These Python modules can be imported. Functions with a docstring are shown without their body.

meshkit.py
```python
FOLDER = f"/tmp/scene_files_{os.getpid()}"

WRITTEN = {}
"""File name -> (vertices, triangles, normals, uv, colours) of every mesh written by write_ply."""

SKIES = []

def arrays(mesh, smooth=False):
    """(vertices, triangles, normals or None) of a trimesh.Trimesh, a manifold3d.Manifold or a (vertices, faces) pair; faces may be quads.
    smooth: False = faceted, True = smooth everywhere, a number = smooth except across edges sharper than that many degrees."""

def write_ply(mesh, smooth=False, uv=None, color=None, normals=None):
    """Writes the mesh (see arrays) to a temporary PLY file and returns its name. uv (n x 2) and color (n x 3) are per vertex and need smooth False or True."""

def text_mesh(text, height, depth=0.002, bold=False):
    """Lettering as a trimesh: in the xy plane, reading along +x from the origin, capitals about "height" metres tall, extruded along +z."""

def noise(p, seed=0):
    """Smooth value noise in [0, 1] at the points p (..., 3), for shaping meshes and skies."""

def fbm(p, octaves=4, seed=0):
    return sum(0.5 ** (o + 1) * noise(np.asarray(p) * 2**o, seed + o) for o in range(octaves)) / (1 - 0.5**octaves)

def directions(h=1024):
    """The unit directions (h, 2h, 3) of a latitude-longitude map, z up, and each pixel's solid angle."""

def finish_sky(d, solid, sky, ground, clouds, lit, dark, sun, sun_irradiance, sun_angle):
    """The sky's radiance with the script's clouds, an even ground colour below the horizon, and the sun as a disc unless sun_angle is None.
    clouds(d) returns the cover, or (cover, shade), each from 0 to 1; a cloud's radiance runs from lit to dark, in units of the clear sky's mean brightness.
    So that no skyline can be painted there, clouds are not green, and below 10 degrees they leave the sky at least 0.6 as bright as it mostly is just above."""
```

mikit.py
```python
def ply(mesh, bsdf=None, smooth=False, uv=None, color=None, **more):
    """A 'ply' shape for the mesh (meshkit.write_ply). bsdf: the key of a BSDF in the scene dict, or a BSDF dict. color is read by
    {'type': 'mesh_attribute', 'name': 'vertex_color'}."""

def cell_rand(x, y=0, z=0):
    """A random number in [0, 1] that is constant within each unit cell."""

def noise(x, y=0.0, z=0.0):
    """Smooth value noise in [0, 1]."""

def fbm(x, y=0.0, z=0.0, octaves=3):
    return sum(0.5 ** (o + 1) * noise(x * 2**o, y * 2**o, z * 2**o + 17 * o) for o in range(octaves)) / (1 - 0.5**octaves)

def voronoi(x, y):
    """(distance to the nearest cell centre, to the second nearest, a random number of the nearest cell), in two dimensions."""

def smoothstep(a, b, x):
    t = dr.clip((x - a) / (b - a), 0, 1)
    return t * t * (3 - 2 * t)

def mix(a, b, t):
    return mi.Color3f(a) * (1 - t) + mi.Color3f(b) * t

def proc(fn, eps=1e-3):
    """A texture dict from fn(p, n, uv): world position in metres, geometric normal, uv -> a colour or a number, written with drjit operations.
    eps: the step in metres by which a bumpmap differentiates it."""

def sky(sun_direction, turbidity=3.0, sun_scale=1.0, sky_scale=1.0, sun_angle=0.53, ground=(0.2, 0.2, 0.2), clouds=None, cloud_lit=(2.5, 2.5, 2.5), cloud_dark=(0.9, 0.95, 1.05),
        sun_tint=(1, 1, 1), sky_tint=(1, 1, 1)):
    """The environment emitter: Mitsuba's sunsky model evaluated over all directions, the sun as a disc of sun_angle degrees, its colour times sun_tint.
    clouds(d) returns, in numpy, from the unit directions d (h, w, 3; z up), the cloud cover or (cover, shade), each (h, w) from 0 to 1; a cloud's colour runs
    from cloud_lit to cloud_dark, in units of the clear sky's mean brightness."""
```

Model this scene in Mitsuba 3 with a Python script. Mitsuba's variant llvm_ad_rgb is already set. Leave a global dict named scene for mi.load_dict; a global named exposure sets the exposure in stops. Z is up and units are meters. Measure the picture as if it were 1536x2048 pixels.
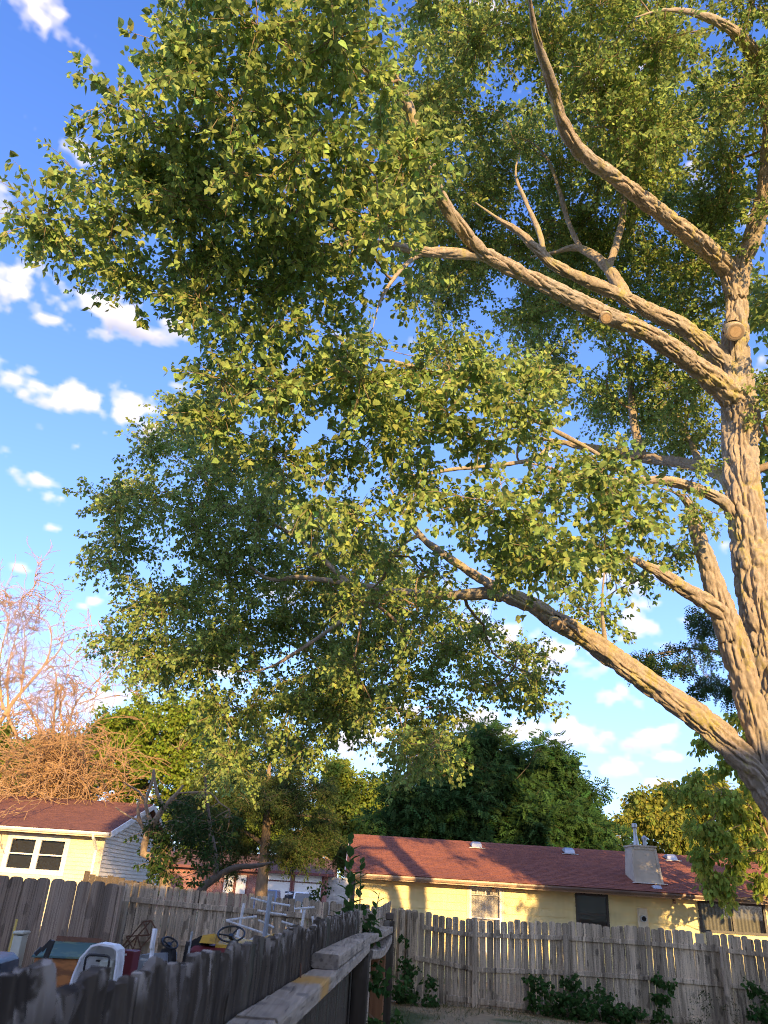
import math, random
import numpy as np, trimesh, mitsuba as mi, drjit as dr
import mikit, meshkit
from mikit import proc, noise, fbm, cell_rand, smoothstep, mix
T = mi.ScalarTransform4f
scene, labels = {}, {}
exposure = 2.98

# ---------------------------------------------------------------- camera
PITCH, ROLL = math.radians(26.5), math.radians(3.7)
FWD = np.array([0, math.cos(PITCH), math.sin(PITCH)])
UP0 = np.array([0, -math.sin(PITCH), math.cos(PITCH)])
UPV = math.cos(ROLL) * UP0 - math.sin(ROLL) * np.array([1.0, 0, 0])
EYE = np.array([0, 0, 2.1])
scene['camera'] = {'type': 'thinlens', 'fov': 53.06, 'fov_axis': 'x', 'near_clip': 0.05, 'far_clip': 6000.0,
                   'aperture_radius': 0.0016, 'focus_distance': 10.0,
                   'to_world': T().look_at(origin=EYE.tolist(), target=(EYE + FWD).tolist(), up=UPV.tolist())}

# ---------------------------------------------------------------- sky and sun (low evening sun behind the viewer's right shoulder)
SUN = (0.215, -1.0, 0.203)
CLOUDS=[(-0.694,0.894,0.066,0.030,0.75),(-0.554,0.630,0.068,0.026,1.00),(-0.507,0.613,0.032,0.015,0.90),(-0.429,0.643,0.066,0.019,1.00),(-0.353,0.650,0.037,0.017,0.80),(-0.511,0.529,0.076,0.025,1.00),(-0.454,0.534,0.054,0.027,1.00),(-0.392,0.531,0.064,0.029,1.00),(-0.345,0.524,0.031,0.015,0.90),(-0.458,0.430,0.042,0.017,0.75),(-0.450,0.413,0.018,0.013,0.70),(-0.441,0.379,0.036,0.007,0.65),(-0.409,0.389,0.013,0.008,0.55),(-0.458,0.323,0.020,0.008,0.80),(-0.388,0.293,0.023,0.008,0.80),(-0.369,0.302,0.011,0.010,0.80),(-0.318,0.579,0.019,0.014,0.90),(-0.612,0.711,0.030,0.022,0.80),(-0.542,0.798,0.025,0.017,0.70),(-0.327,0.250,0.025,0.011,0.85),(-0.322,0.186,0.042,0.020,0.85),(-0.205,0.242,0.050,0.021,0.90),(-0.433,0.464,0.021,0.008,0.50),(-0.431,0.480,0.015,0.006,0.40),(0.336,0.317,0.038,0.032,1.00),(0.236,0.279,0.053,0.034,0.95),(0.313,0.235,0.036,0.017,1.00),(0.256,0.187,0.046,0.022,1.00),(0.189,0.191,0.046,0.018,0.90),(0.279,0.172,0.018,0.008,0.70),(0.350,0.184,0.034,0.018,0.95),(0.370,0.165,0.020,0.010,0.80),(0.298,0.150,0.028,0.013,1.00),(0.345,0.135,0.023,0.008,0.80),(-0.012,0.173,0.059,0.034,0.75),(0.127,0.204,0.050,0.019,0.75),(0.056,0.213,0.038,0.016,0.70),(0.136,1.039,0.043,0.022,0.80),(0.494,0.844,0.025,0.017,0.70),(0.504,0.820,0.022,0.022,0.60),(-0.119,0.436,0.039,0.019,0.90),(0.166,0.310,0.076,0.032,0.70),(-0.048,0.449,0.032,0.019,0.80),(0.393,0.951,0.038,0.033,0.70),(0.554,0.564,0.034,0.080,0.80),(0.564,0.767,0.022,0.017,0.60),(0.028,0.382,0.052,0.019,0.70),(-0.134,0.344,0.051,0.019,0.70),(0.344,0.374,0.068,0.025,0.70),(-0.605,0.852,0.027,0.012,0.28),(-0.605,0.780,0.022,0.016,0.28)]

def cloud_cover(d):
    n1 = meshkit.fbm(d * 9.0 + 3.1, 5, 3)
    n2 = meshkit.fbm(d * 26.0 + 1.7, 4, 11)
    n3 = meshkit.fbm(d * np.array([60.0, 60.0, 75.0]) + 5.7, 3, 5)
    body = np.zeros(d.shape[:2]); under = np.zeros(d.shape[:2])
    for az, el, a, b, s in CLOUDS:
        c = np.array([math.sin(az) * math.cos(el), math.cos(az) * math.cos(el), math.sin(el)])
        r = np.array([math.cos(az), -math.sin(az), 0.0]); u = np.cross(r, c)
        ok = (d @ c) > 0.7
        x, y = (d @ r) / a, (d @ u) / b
        yy = np.where(y < 0, y * 1.25, y)
        g = np.where(ok, s * np.exp(-0.9 * (x * x + yy * yy)), 0)
        under = np.where(g > body, -y, under); body = np.maximum(body, g)
    el = np.arcsin(np.clip(d[..., 2], 0, 1))
    ang = np.arccos(np.clip(d @ np.array([0.0, .84, .54]), -1, 1)); seen = np.clip((1.0 - ang) / .18, 0, 1)   # broken clouds all round, fewer where single clouds are laid out
    rest = (n1 - 0.50 + 0.06 * np.exp(-el / 0.3)) * 3.2 * (1 - seen) - seen
    f = np.maximum(body - 0.45 + (n2 - 0.5) * 1.5 + (n3 - 0.5) * 1.25, rest + (n2 - .5) * 0.8)
    cover = np.clip(f * 2.3, 0, 1) ** 1.1
    shade = np.clip(0.15 + 0.6 * under + (n2 - 0.5) * 1.2, 0, 1) * np.clip(cover * 1.2, 0, 1)
    veil = 0.16 * np.exp(-el / 0.30)                                          # thin evening haze low down
    return np.maximum(cover * 0.97, veil), np.where(cover > veil, shade, 0.45)
scene['sky'] = mikit.sky(SUN, turbidity=2.6, sky_scale=1.6, sun_scale=1.0, sun_tint=(1.04, 1.10, 1.17), sky_tint=(0.72, 0.95, 1.74), clouds=cloud_cover,
                         cloud_lit=(1.85, 1.68, 1.66), cloud_dark=(0.95, 0.95, 1.15), ground=(0.13, 0.12, 0.09))

# ---------------------------------------------------------------- helpers
def tag(key, label=None, category=None, group=None, kind=None):
    d = {}
    if label: d['label'] = label
    if category: d['category'] = category
    if group: d['group'] = group
    if kind: d['kind'] = kind
    labels[key] = d
COUNT = {}
def num(key):  # the next free number of a name
    n = COUNT.get(key, 0); COUNT[key] = n + 1
    return key if n == 0 else '%s_%03d' % (key, n)
def put(key, mesh, bsdf, smooth=False, own=False, **kw):
    key = key if own else num(key); scene[key] = mikit.ply(mesh, bsdf, smooth, **kw); return key
def put_copy(key, shape, m=None):
    key = num(key); d = dict(shape)
    if m is not None: d['to_world'] = m
    scene[key] = d; return key
def mesh(v, f): return trimesh.Trimesh(np.asarray(v, float), np.asarray(f, int), process=False)
def cat(ms): return trimesh.util.concatenate(list(ms))
def box(x0, x1, y0, y1, z0, z1, b=0.0):
    if b <= 0:
        m = trimesh.creation.box(extents=(x1 - x0, y1 - y0, z1 - z0)); m.apply_translation(((x0 + x1) / 2, (y0 + y1) / 2, (z0 + z1) / 2)); return m
    pts = []
    for sx in (0, 1):
        for sy in (0, 1):
            for sz in (0, 1):
                x, y, z = (x0, x1)[sx], (y0, y1)[sy], (z0, z1)[sz]; ix, iy, iz = b * (1 - 2 * sx), b * (1 - 2 * sy), b * (1 - 2 * sz)
                pts += [(x + ix, y + iy, z), (x + ix, y, z + iz), (x, y + iy, z + iz)]
    return hull(pts)
def hull(pts):
    return trimesh.convex.convex_hull(np.asarray(pts, float))
def beam(p, q, w, h, up=(0, 0, 1), b=0.0):
    p, q = np.asarray(p, float), np.asarray(q, float); a = q - p; L = np.linalg.norm(a); a /= L
    s = np.cross(a, up); s /= np.linalg.norm(s); u = np.cross(s, a)
    m = box(0, L, -w / 2, w / 2, -h / 2, h / 2, b)
    M = np.eye(4); M[:3, 0], M[:3, 1], M[:3, 2], M[:3, 3] = a, -s, u, p
    m.apply_transform(M); return m
def spline(pts, step):
    p = np.asarray(pts, float)
    if len(p) < 3:
        n = max(2, int(np.linalg.norm(p[-1, :3] - p[0, :3]) / step)); t = np.linspace(0, 1, n)[:, None]; return p[0] * (1 - t) + p[-1] * t
    ext = np.vstack([2 * p[0] - p[1], p, 2 * p[-1] - p[-2]]); out = []
    for i in range(1, len(ext) - 2):
        a, b, c, d = ext[i - 1:i + 3]; n = max(1, int(np.linalg.norm(c[:3] - b[:3]) / step)); t = (np.arange(n) / n)[:, None]
        out.append(0.5 * (2 * b + (c - a) * t + (2 * a - 5 * b + 4 * c - d) * t ** 2 + (3 * b - a - 3 * c + d) * t ** 3))
    out = np.vstack(out + [p[-1:]])
    if p.shape[1] > 3: out[:, 3] = np.maximum(out[:, 3], 0.0012)
    return out
def tube(path, sides=6, cap=True, bark=0.0, furrow=0.055, seed=0):
    """A tapered tube along path (n, 4: x y z radius); bark = depth of raised furrowed bark in metres."""
    p = np.asarray(path, float); c, r = p[:, :3], p[:, 3]; n = len(p)
    t = np.gradient(c, axis=0); t /= np.linalg.norm(t, axis=1, keepdims=True) + 1e-12
    a = np.cross(t[0], (0, 0, 1.0) if abs(t[0, 2]) < 0.9 else (1.0, 0, 0)); a /= np.linalg.norm(a); A = [a]
    for i in range(1, n):
        a = A[-1] - t[i] * (A[-1] @ t[i]); A.append(a / np.linalg.norm(a))
    A = np.array(A); Bv = np.cross(t, A); th = np.arange(sides) * 2 * np.pi / sides
    ring = np.cos(th)[None, :, None] * A[:, None] + np.sin(th)[None, :, None] * Bv[:, None]
    R = np.repeat(r[:, None], sides, 1)
    if bark > 0:
        s = np.concatenate([[0], np.cumsum(np.linalg.norm(np.diff(c, axis=0), axis=1))])
        k = np.maximum(r, 0.03)[:, None]
        q = np.stack([np.cos(th)[None] * k / furrow, np.sin(th)[None] * k / furrow, np.repeat((s / (furrow * 5.2))[:, None], sides, 1)], -1) + seed * 7.3
        w = (meshkit.fbm(q * 0.5 + 9, 2, seed) - 0.5)[..., None] * 1.6
        q1 = q + w * np.array([1, 1, 0.3])
        c1 = np.abs(2 * meshkit.noise(q1, seed + 3) - 1); c2 = np.abs(2 * meshkit.noise(q1 * np.array([1.5, 1.5, 2.6]) + 5, seed + 4) - 1)
        lump = meshkit.fbm(q * np.array([.16, .16, .45]) + 3, 2, seed + 9) - 0.5
        fine = meshkit.noise(q * np.array([4.3, 4.3, 7.0]), seed + 12) - 0.5
        d = np.minimum(bark, 0.24 * r)[:, None]
        R = R - d * (1 - np.clip(c1 * 2.9, 0, 1)) - d * .45 * (1 - np.clip(c2 * 4.0, 0, 1)) + d * fine * .2 + R * lump * 0.2
    v = (c[:, None] + ring * R[..., None]).reshape(-1, 3)
    i, j = np.meshgrid(np.arange(n - 1), np.arange(sides), indexing='ij'); j2 = (j + 1) % sides
    f = np.stack([i * sides + j, i * sides + j2, (i + 1) * sides + j2, (i + 1) * sides + j], -1).reshape(-1, 4)
    f = np.vstack([f[:, [0, 1, 2]], f[:, [0, 2, 3]]])
    if cap:
        k = np.arange(1, sides - 1); z = np.zeros_like(k); o = (n - 1) * sides
        f = np.vstack([f, np.stack([z, k + 1, k], 1), np.stack([z + o, k + o, k + 1 + o], 1)])
    return mesh(v, f)
def rod(p, q, r, sides=8): return tube([(*p, r), (*q, r)], sides)
def many_tubes(lines, sides=3):
    """Many thin twigs as one (vertices, faces): each line (n, 4)."""
    V, Fs, at = [], [], 0
    for l in lines:
        m = tube(l, sides, cap=False); V.append(m.vertices); Fs.append(m.faces + at); at += len(m.vertices)
    return np.vstack(V), np.vstack(Fs)
def unit(v): return v / (np.linalg.norm(v, axis=-1, keepdims=True) + 1e-12)
LEAF_BROAD = (np.array([(0, 0, 0), (-.48, .16, .05), (-.34, .60, .02), (0, 1.05, -.07), (.34, .60, .02), (.48, .16, .05), (0, .45, -.07)]), np.array([(0, 6, 1), (1, 6, 2), (2, 6, 3), (3, 6, 4), (4, 6, 5), (5, 6, 0)]))
LEAF_DELTA = (np.array([(0, 0, 0), (-.46, .30, .06), (0, 1.08, -.08), (.46, .30, .06), (0, .45, -.06)]), np.array([(0, 4, 1), (1, 4, 2), (2, 4, 3), (3, 4, 0)]))
LEAF_ROUND = (np.array([(0, 0, 0), (-.27, -.02, .04), (-.47, .16, .07), (-.44, .45, .05), (-.22, .78, 0), (0, 1.1, -.1), (.22, .78, 0), (.44, .45, .05), (.47, .16, .07), (.27, -.02, .04), (0, .3, -.05), (0, .7, -.06)]), np.array([(0, 10, 1), (1, 10, 2), (2, 10, 3), (3, 10, 11), (3, 11, 4), (4, 11, 5), (5, 11, 6), (6, 11, 7), (7, 11, 10), (7, 10, 8), (8, 10, 9), (9, 10, 0)]))
LEAF_LANCE = (np.array([(0, 0, 0), (-.17, .4, .04), (0, 1, -.1), (.17, .4, .04)]), np.array([(0, 2, 1), (0, 3, 2)]))
LEAF_OVAL = (np.array([(0, 0, 0), (-.3, .35, .05), (-.24, .7, .0), (0, 1, -.1), (.24, .7, .0), (.3, .35, .05)]), np.array([(0, 3, 1), (1, 3, 2), (0, 5, 3), (5, 4, 3)]))
def _frond(n):
    v, f = [], []
    for i in range(n):
        y = .15 + .8 * i / n
        for s in (-1, 1):
            k = len(v); w = .46 * (1 - .5 * i / n)
            v += [(0, y, -.12 * y * y), (s * w * .6, y + .02, -.12 * y * y - .04), (s * w, y + .16, -.12 * y * y - .1), (s * w * .35, y + .26, -.12 * y * y)]
            f += [(k, k + 3, k + 2)]
    return np.array(v), np.array(f)
LEAF_FROND, LEAF_FROND5 = _frond(4), _frond(3)
LEAF_NEEDLE = (np.array([(0, 0, 0), (-.05, .5, 0), (0, 1, 0), (-.3, .6, .2), (.1, .3, 0), (.34, .7, -.1), (.05, .9, .1)]), np.array([(0, 1, 2), (0, 3, 4), (0, 5, 4), (1, 6, 2)]))
def leaves(pos, tip, nrm, size, tpl):
    """Leaves as one (vertices, faces): at pos, pointing to tip, upper side to nrm."""
    a = unit(tip); s = unit(np.cross(a, nrm)); n = np.cross(s, a); tv, tf = tpl
    v = pos[:, None] + size[:, None, None] * (tv[None, :, :1] * s[:, None] + tv[None, :, 1:2] * a[:, None] + tv[None, :, 2:] * n[:, None])
    f = (tf[None] + (np.arange(len(pos)) * len(tv))[:, None, None]).reshape(-1, 3)
    return v.reshape(-1, 3), f
def put_leaves(key, pos, tip, nrm, size, tpl, bsdf, col, rng, spread=0.25):
    v, f = leaves(pos, tip, nrm, size, tpl); n = len(pos)
    k = (1 + spread * rng.normal(size=(n, 1))).clip(.45, 1.7); c = np.asarray(col)[None] * k * (1 + .12 * rng.normal(size=(n, 3)) * np.array([1, .3, .6]))
    return put(key, (v, f), bsdf, False, color=np.repeat(c.clip(.003, .6), len(tpl[0]), 0))

# ---------------------------------------------------------------- materials
def leaf_bsdf(name, rough=.5, trans=.75):
    scene[name] = {'type': 'principledthin', 'base_color': {'type': 'mesh_attribute', 'name': 'vertex_color'}, 'roughness': rough, 'diff_trans': trans, 'eta': 1.4, 'spec_trans': 0.0}
leaf_bsdf('leaf_waxy', .36, .8); leaf_bsdf('leaf_soft', .6, .9)
def plain(name, rgb, rough=.6, metallic=0.0, **kw):
    scene[name] = {'type': 'twosided', 'b': {'type': 'principled', 'base_color': {'type': 'rgb', 'value': list(rgb)} if not isinstance(rgb, dict) else rgb, 'roughness': rough, 'metallic': metallic, **kw}}
def bumped(name, col, height, rough=.8, eps=2e-3):
    scene[name] = {'type': 'twosided', 'b': {'type': 'bumpmap', 'arbitrary': proc(height, eps), 'scale': 1.0, 'bsdf': {'type': 'principled', 'base_color': proc(col) if not isinstance(col, dict) else col, 'roughness': rough, 'specular': .25}}}
def wood(name, along, light, dark, tint, knots=.5, bump=True):
    """Weathered board wood: grain along z, boards .143 m wide told apart along 'along'."""
    ax, ay = along
    def cell(p): return dr.floor((p.x * ax + p.y * ay) / .143)
    def col(p, n, uv):
        u = p.x * ax + p.y * ay + (p.x * ay - p.y * ax) * .7; b = cell(p)
        g = fbm(u * 55 + b * 3.1, p.z * 1.3 + b * 7, 0, 3); g2 = noise(u * 190 + b, p.z * 3.0, b); st = fbm(u * 9 + b * 5, p.z * .9 + b * 3, 0, 3)
        k = noise(u * 14 + b * 11, p.z * 4.5 + b * 5, 0)
        c = mix(light, dark, dr.clip(g * 1.5 - .3, 0, 1)); c = mix(c, tint, smoothstep(.45, .75, st) * .75)
        c = c * (1 - .35 * smoothstep(.62, .7, g2)) * (.64 + .7 * cell_rand(b, 3, 1))
        return c * (1 - knots * smoothstep(.8, .88, k))
    def hgt(p, n, uv):
        u = p.x * ax + p.y * ay + (p.x * ay - p.y * ax) * .7; b = cell(p)
        return .0022 * fbm(u * 70 + b * 3.1, p.z * 1.6 + b * 7, 0, 2)
    if bump: bumped(name, col, hgt, .85)
    else: scene[name] = {'type': 'twosided', 'b': {'type': 'diffuse', 'reflectance': proc(col)}}
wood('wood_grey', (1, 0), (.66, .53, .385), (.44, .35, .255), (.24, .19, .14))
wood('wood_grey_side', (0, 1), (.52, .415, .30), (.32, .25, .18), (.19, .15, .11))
wood('wood_brown', (1, 0), (.33, .245, .18), (.20, .145, .105), (.27, .21, .165), .35)
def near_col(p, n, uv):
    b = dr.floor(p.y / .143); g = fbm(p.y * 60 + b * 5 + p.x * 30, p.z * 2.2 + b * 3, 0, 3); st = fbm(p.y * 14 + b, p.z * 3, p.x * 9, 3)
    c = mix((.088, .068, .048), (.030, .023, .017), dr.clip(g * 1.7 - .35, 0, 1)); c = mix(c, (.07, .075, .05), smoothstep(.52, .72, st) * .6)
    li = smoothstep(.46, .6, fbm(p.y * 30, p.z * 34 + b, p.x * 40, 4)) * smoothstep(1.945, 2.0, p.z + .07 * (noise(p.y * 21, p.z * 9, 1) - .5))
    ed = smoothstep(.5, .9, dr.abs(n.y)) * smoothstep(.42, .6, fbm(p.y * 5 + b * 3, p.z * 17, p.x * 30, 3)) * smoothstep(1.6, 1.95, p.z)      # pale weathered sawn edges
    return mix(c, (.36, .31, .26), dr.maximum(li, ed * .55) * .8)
def near_h(p, n, uv):
    b = dr.floor(p.y / .143)
    return .0035 * fbm(p.y * 85 + b * 5 + p.x * 40, p.z * 2.6 + b * 3, 0, 3) + .004 * fbm(p.y * 50, p.z * 38, p.x * 50, 2) * smoothstep(1.8, 1.95, p.z)
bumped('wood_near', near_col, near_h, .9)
def rail_col(p, n, uv):
    g = fbm(p.x * 95, p.y * 3.0, p.z * 80, 3); st = fbm(p.x * 22, p.y * 9, p.z * 15, 4); cr = noise(p.x * 160, p.y * 4.5, p.z * 90)
    c = mix((.38, .315, .24), (.21, .17, .13), dr.clip(g * 1.6 - .3, 0, 1)); c = mix(c, (.105, .095, .085), smoothstep(.5, .72, st) * .6); c = c * (1 - .35 * smoothstep(.7, .78, cr))
    o = smoothstep(.2, .06, dr.sqrt(dr.square((p.y - 2.72) * 1.1) + dr.square((p.z - 1.845) * 2.2)) + .16 * (fbm(p.y * 30, p.z * 40, p.x * 30, 3) - .5))
    return mix(c, (.42, .22, .04), o * .8)
def rail_h(p, n, uv): return .004 * fbm(p.x * 110, p.y * 4, p.z * 95, 3)
bumped('wood_rail', rail_col, rail_h, .85)
def red_col(p, n, uv):
    g = fbm(p.y * 60 + p.x * 60, p.z * 1.2, 0, 3); return mix((.30, .15, .075), (.14, .07, .04), dr.clip(g * 1.7 - .4, 0, 1))
scene['wood_red'] = {'type': 'twosided', 'b': {'type': 'diffuse', 'reflectance': proc(red_col)}}
def bark_col(p, n, uv):
    a = fbm(p.x * 7, p.y * 7, p.z * 2.2, 3); b = fbm(p.x * 40, p.y * 40, p.z * 14, 3); c = mix((.405, .335, .26), (.24, .19, .145), dr.clip(b * 1.5 - .25, 0, 1)); c = mix(c, (.33, .30, .26), smoothstep(.5, .7, fbm(p.x * 3 + 5, p.y * 3, p.z * 1.3, 2)) * .5)
    li = smoothstep(.5, .66, a + .28 * dr.clip(n.z, 0, 1) - .06) * smoothstep(.3, .6, b)
    return mix(c, (.36, .31, .075), li * .6)
def bark_h(p, n, uv): return .006 * fbm(p.x * 60, p.y * 60, p.z * 25, 3)
bumped('bark', bark_col, bark_h, .9)
plain('bark_dark', proc(lambda p, n, uv: mix((.13, .10, .075), (.07, .055, .04), fbm(p.x * 25, p.y * 25, p.z * 6, 3))), .9)
plain('bark_warm', proc(lambda p, n, uv: mix((.34, .25, .17), (.19, .135, .09), fbm(p.x * 20, p.y * 20, p.z * 5, 3))), .9)
plain('twig_dead', proc(lambda p, n, uv: mix((.50, .31, .16), (.32, .195, .10), fbm(p.x * 5, p.y * 5, p.z * 5, 3))), .8)
plain('twig', (.26, .19, .12), .8)
def cut_col(p, n, uv): return mix((.50, .36, .22), (.36, .23, .13), fbm(p.x * 60, p.y * 60, p.z * 60, 3))
plain('cut_wood', proc(cut_col), .8)
def shingle(c1, c2, c3):
    def col(p, n, uv):
        row = dr.floor(p.z / .0375); t = cell_rand(dr.floor(p.x / .17 + row * .43), row, 1)
        g = fbm(p.x * 90, p.y * 90, p.z * 90, 2); st = fbm(p.x * .8, p.y * 1.1, 0, 3); band = noise(p.x * 3.0, p.z * 45, 2)
        c = mix(c1, c2, t * .7 + .3 * band); c = mix(c, c3, smoothstep(.5, .75, st) * .35)
        return c * (.72 + .56 * g)
    return col
bumped('shingle_red', shingle((.25, .094, .058), (.165, .062, .045), (.12, .052, .043)), lambda p, n, uv: .003 * noise(p.x * 120, p.y * 120, p.z * 120), .9)
bumped('shingle_brown', shingle((.165, .075, .06), (.11, .052, .047), (.085, .046, .044)), lambda p, n, uv: .003 * noise(p.x * 120, p.y * 120, p.z * 120), .9)
def paint(name, c, dirt=.2, rough=.6):
    def col(p, n, uv):
        st = fbm(p.x * 1.6 + p.y, p.z * 3.0, p.y * 1.6, 4); f = noise(p.x * 14, p.z * 3, p.y * 14)
        return mi.Color3f(*c) * (1 - dirt * smoothstep(.4, .75, st)) * (.95 + .1 * f)
    plain(name, proc(col), rough)
bumped('shingle_dark', shingle((.15, .08, .068), (.10, .058, .052), (.085, .05, .045)), lambda p, n, uv: .003 * noise(p.x * 120, p.y * 120, p.z * 120), .9)
paint('paint_yellow', (.83, .70, .35), .14); paint('paint_cream', (.80, .71, .45), .12); paint('vinyl_white', (.72, .66, .57), .1, .5); paint('trim_cream', (.74, .64, .46), .15)
paint('trim_white', (.78, .77, .74), .1, .45); paint('gutter_tan', (.52, .36, .25), .25, .4); paint('gutter_brown', (.20, .135, .11), .25, .4); paint('frame_dark', (.055, .045, .04), .2, .45)
paint('chase_tan', (.50, .43, .33), .2); paint('concrete', (.42, .40, .37), .3, .9)
def metal_sheet(name, c, rough=.4, met=.8): plain(name, c, rough, met)
plain('galvanized', proc(lambda p, n, uv: mix((.56, .58, .60), (.42, .44, .47), fbm(p.x * 22, p.y * 22, p.z * 22, 3))), .42, .7)
plain('white_metal', (.82, .82, .82), .35); plain('white_plastic', proc(lambda p, n, uv: mix((.80, .80, .81), (.66, .65, .63), smoothstep(.5, .8, fbm(p.x * 9, p.y * 9, p.z * 6, 3)))), .4)
plain('black_plastic', (.022, .022, .024), .45); plain('black_rubber', (.03, .03, .03), .8); plain('navy_plastic', (.02, .027, .045), .35); plain('grey_paint', (.34, .38, .44), .45)
plain('rusty_steel', proc(lambda p, n, uv: mix((.20, .095, .055), (.12, .06, .04), fbm(p.x * 60, p.y * 60, p.z * 60, 3))), .85)
plain('yellow_paint', proc(lambda p, n, uv: mix((.62, .36, .04), (.42, .24, .05), smoothstep(.45, .75, fbm(p.x * 14, p.y * 14, p.z * 14, 3)))), .5)
plain('maroon_paint', (.18, .03, .04), .5); plain('beige_plastic', (.52, .53, .45), .55); plain('yellow_stake', (.62, .45, .12), .7)
plain('plywood', proc(lambda p, n, uv: mix((.42, .16, .045), (.20, .08, .03), smoothstep(.35, .7, fbm(p.x * 8, p.y * 8, p.z * 18, 4)))), .8)
plain('green_lid', proc(lambda p, n, uv: mix((.055, .12, .12), (.15, .20, .12), smoothstep(.5, .75, fbm(p.x * 9, p.y * 7, p.z * 7, 4)))), .6)
plain('curtain', proc(lambda p, n, uv: mix((.62, .57, .50), (.48, .44, .40), .5 + .5 * dr.sin(p.x * 75 + 2 * noise(p.x * 9, p.z * 2)))), .9)
plain('blind', proc(lambda p, n, uv: mix((.14, .135, .11), (.06, .058, .05), .5 + .5 * dr.sin(p.x * 62))), .8)
plain('green_stem', (.10, .15, .04), .6)
plain('room_dark', (.014, .013, .012), .9)
scene['glass'] = {'type': 'thindielectric', 'int_ior': 1.5}
plain('dark_glass', (.02, .022, .026), .06, 0.0, specular=.9)
def brick_col(p, n, uv):
    r = dr.floor(p.z / .075); u = p.x / .215 + .5 * (r - 2 * dr.floor(r / 2)); m = smoothstep(.04, .08, dr.minimum(u - dr.floor(u), 1 - u + dr.floor(u))) * smoothstep(.08, .16, p.z / .075 - r)
    return mix((.36, .31, .28), mix((.30, .10, .075), (.20, .065, .055), cell_rand(dr.floor(u), r)), m)
plain('brick_red', proc(brick_col), .85); plain('trim_red', (.13, .03, .028), .5); plain('door_white', (.74, .72, .68), .5)
plain('car_blue', (.10, .16, .30), .25, 0.0, clearcoat=1.0); plain('car_white', (.66, .72, .80), .25, 0.0, clearcoat=1.0); plain('car_glass', (.05, .08, .11), .08, 0.0, specular=.9)
def ground_col(p, n, uv):
    a = fbm(p.x * .55, p.y * .55, 0, 4); b = fbm(p.x * 9, p.y * 9, 0, 3); c = mix((.23, .16, .085), (.35, .25, .14), b)
    return mix(c, mix((.055, .075, .025), (.11, .115, .045), b), smoothstep(.52, .7, a))
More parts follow.
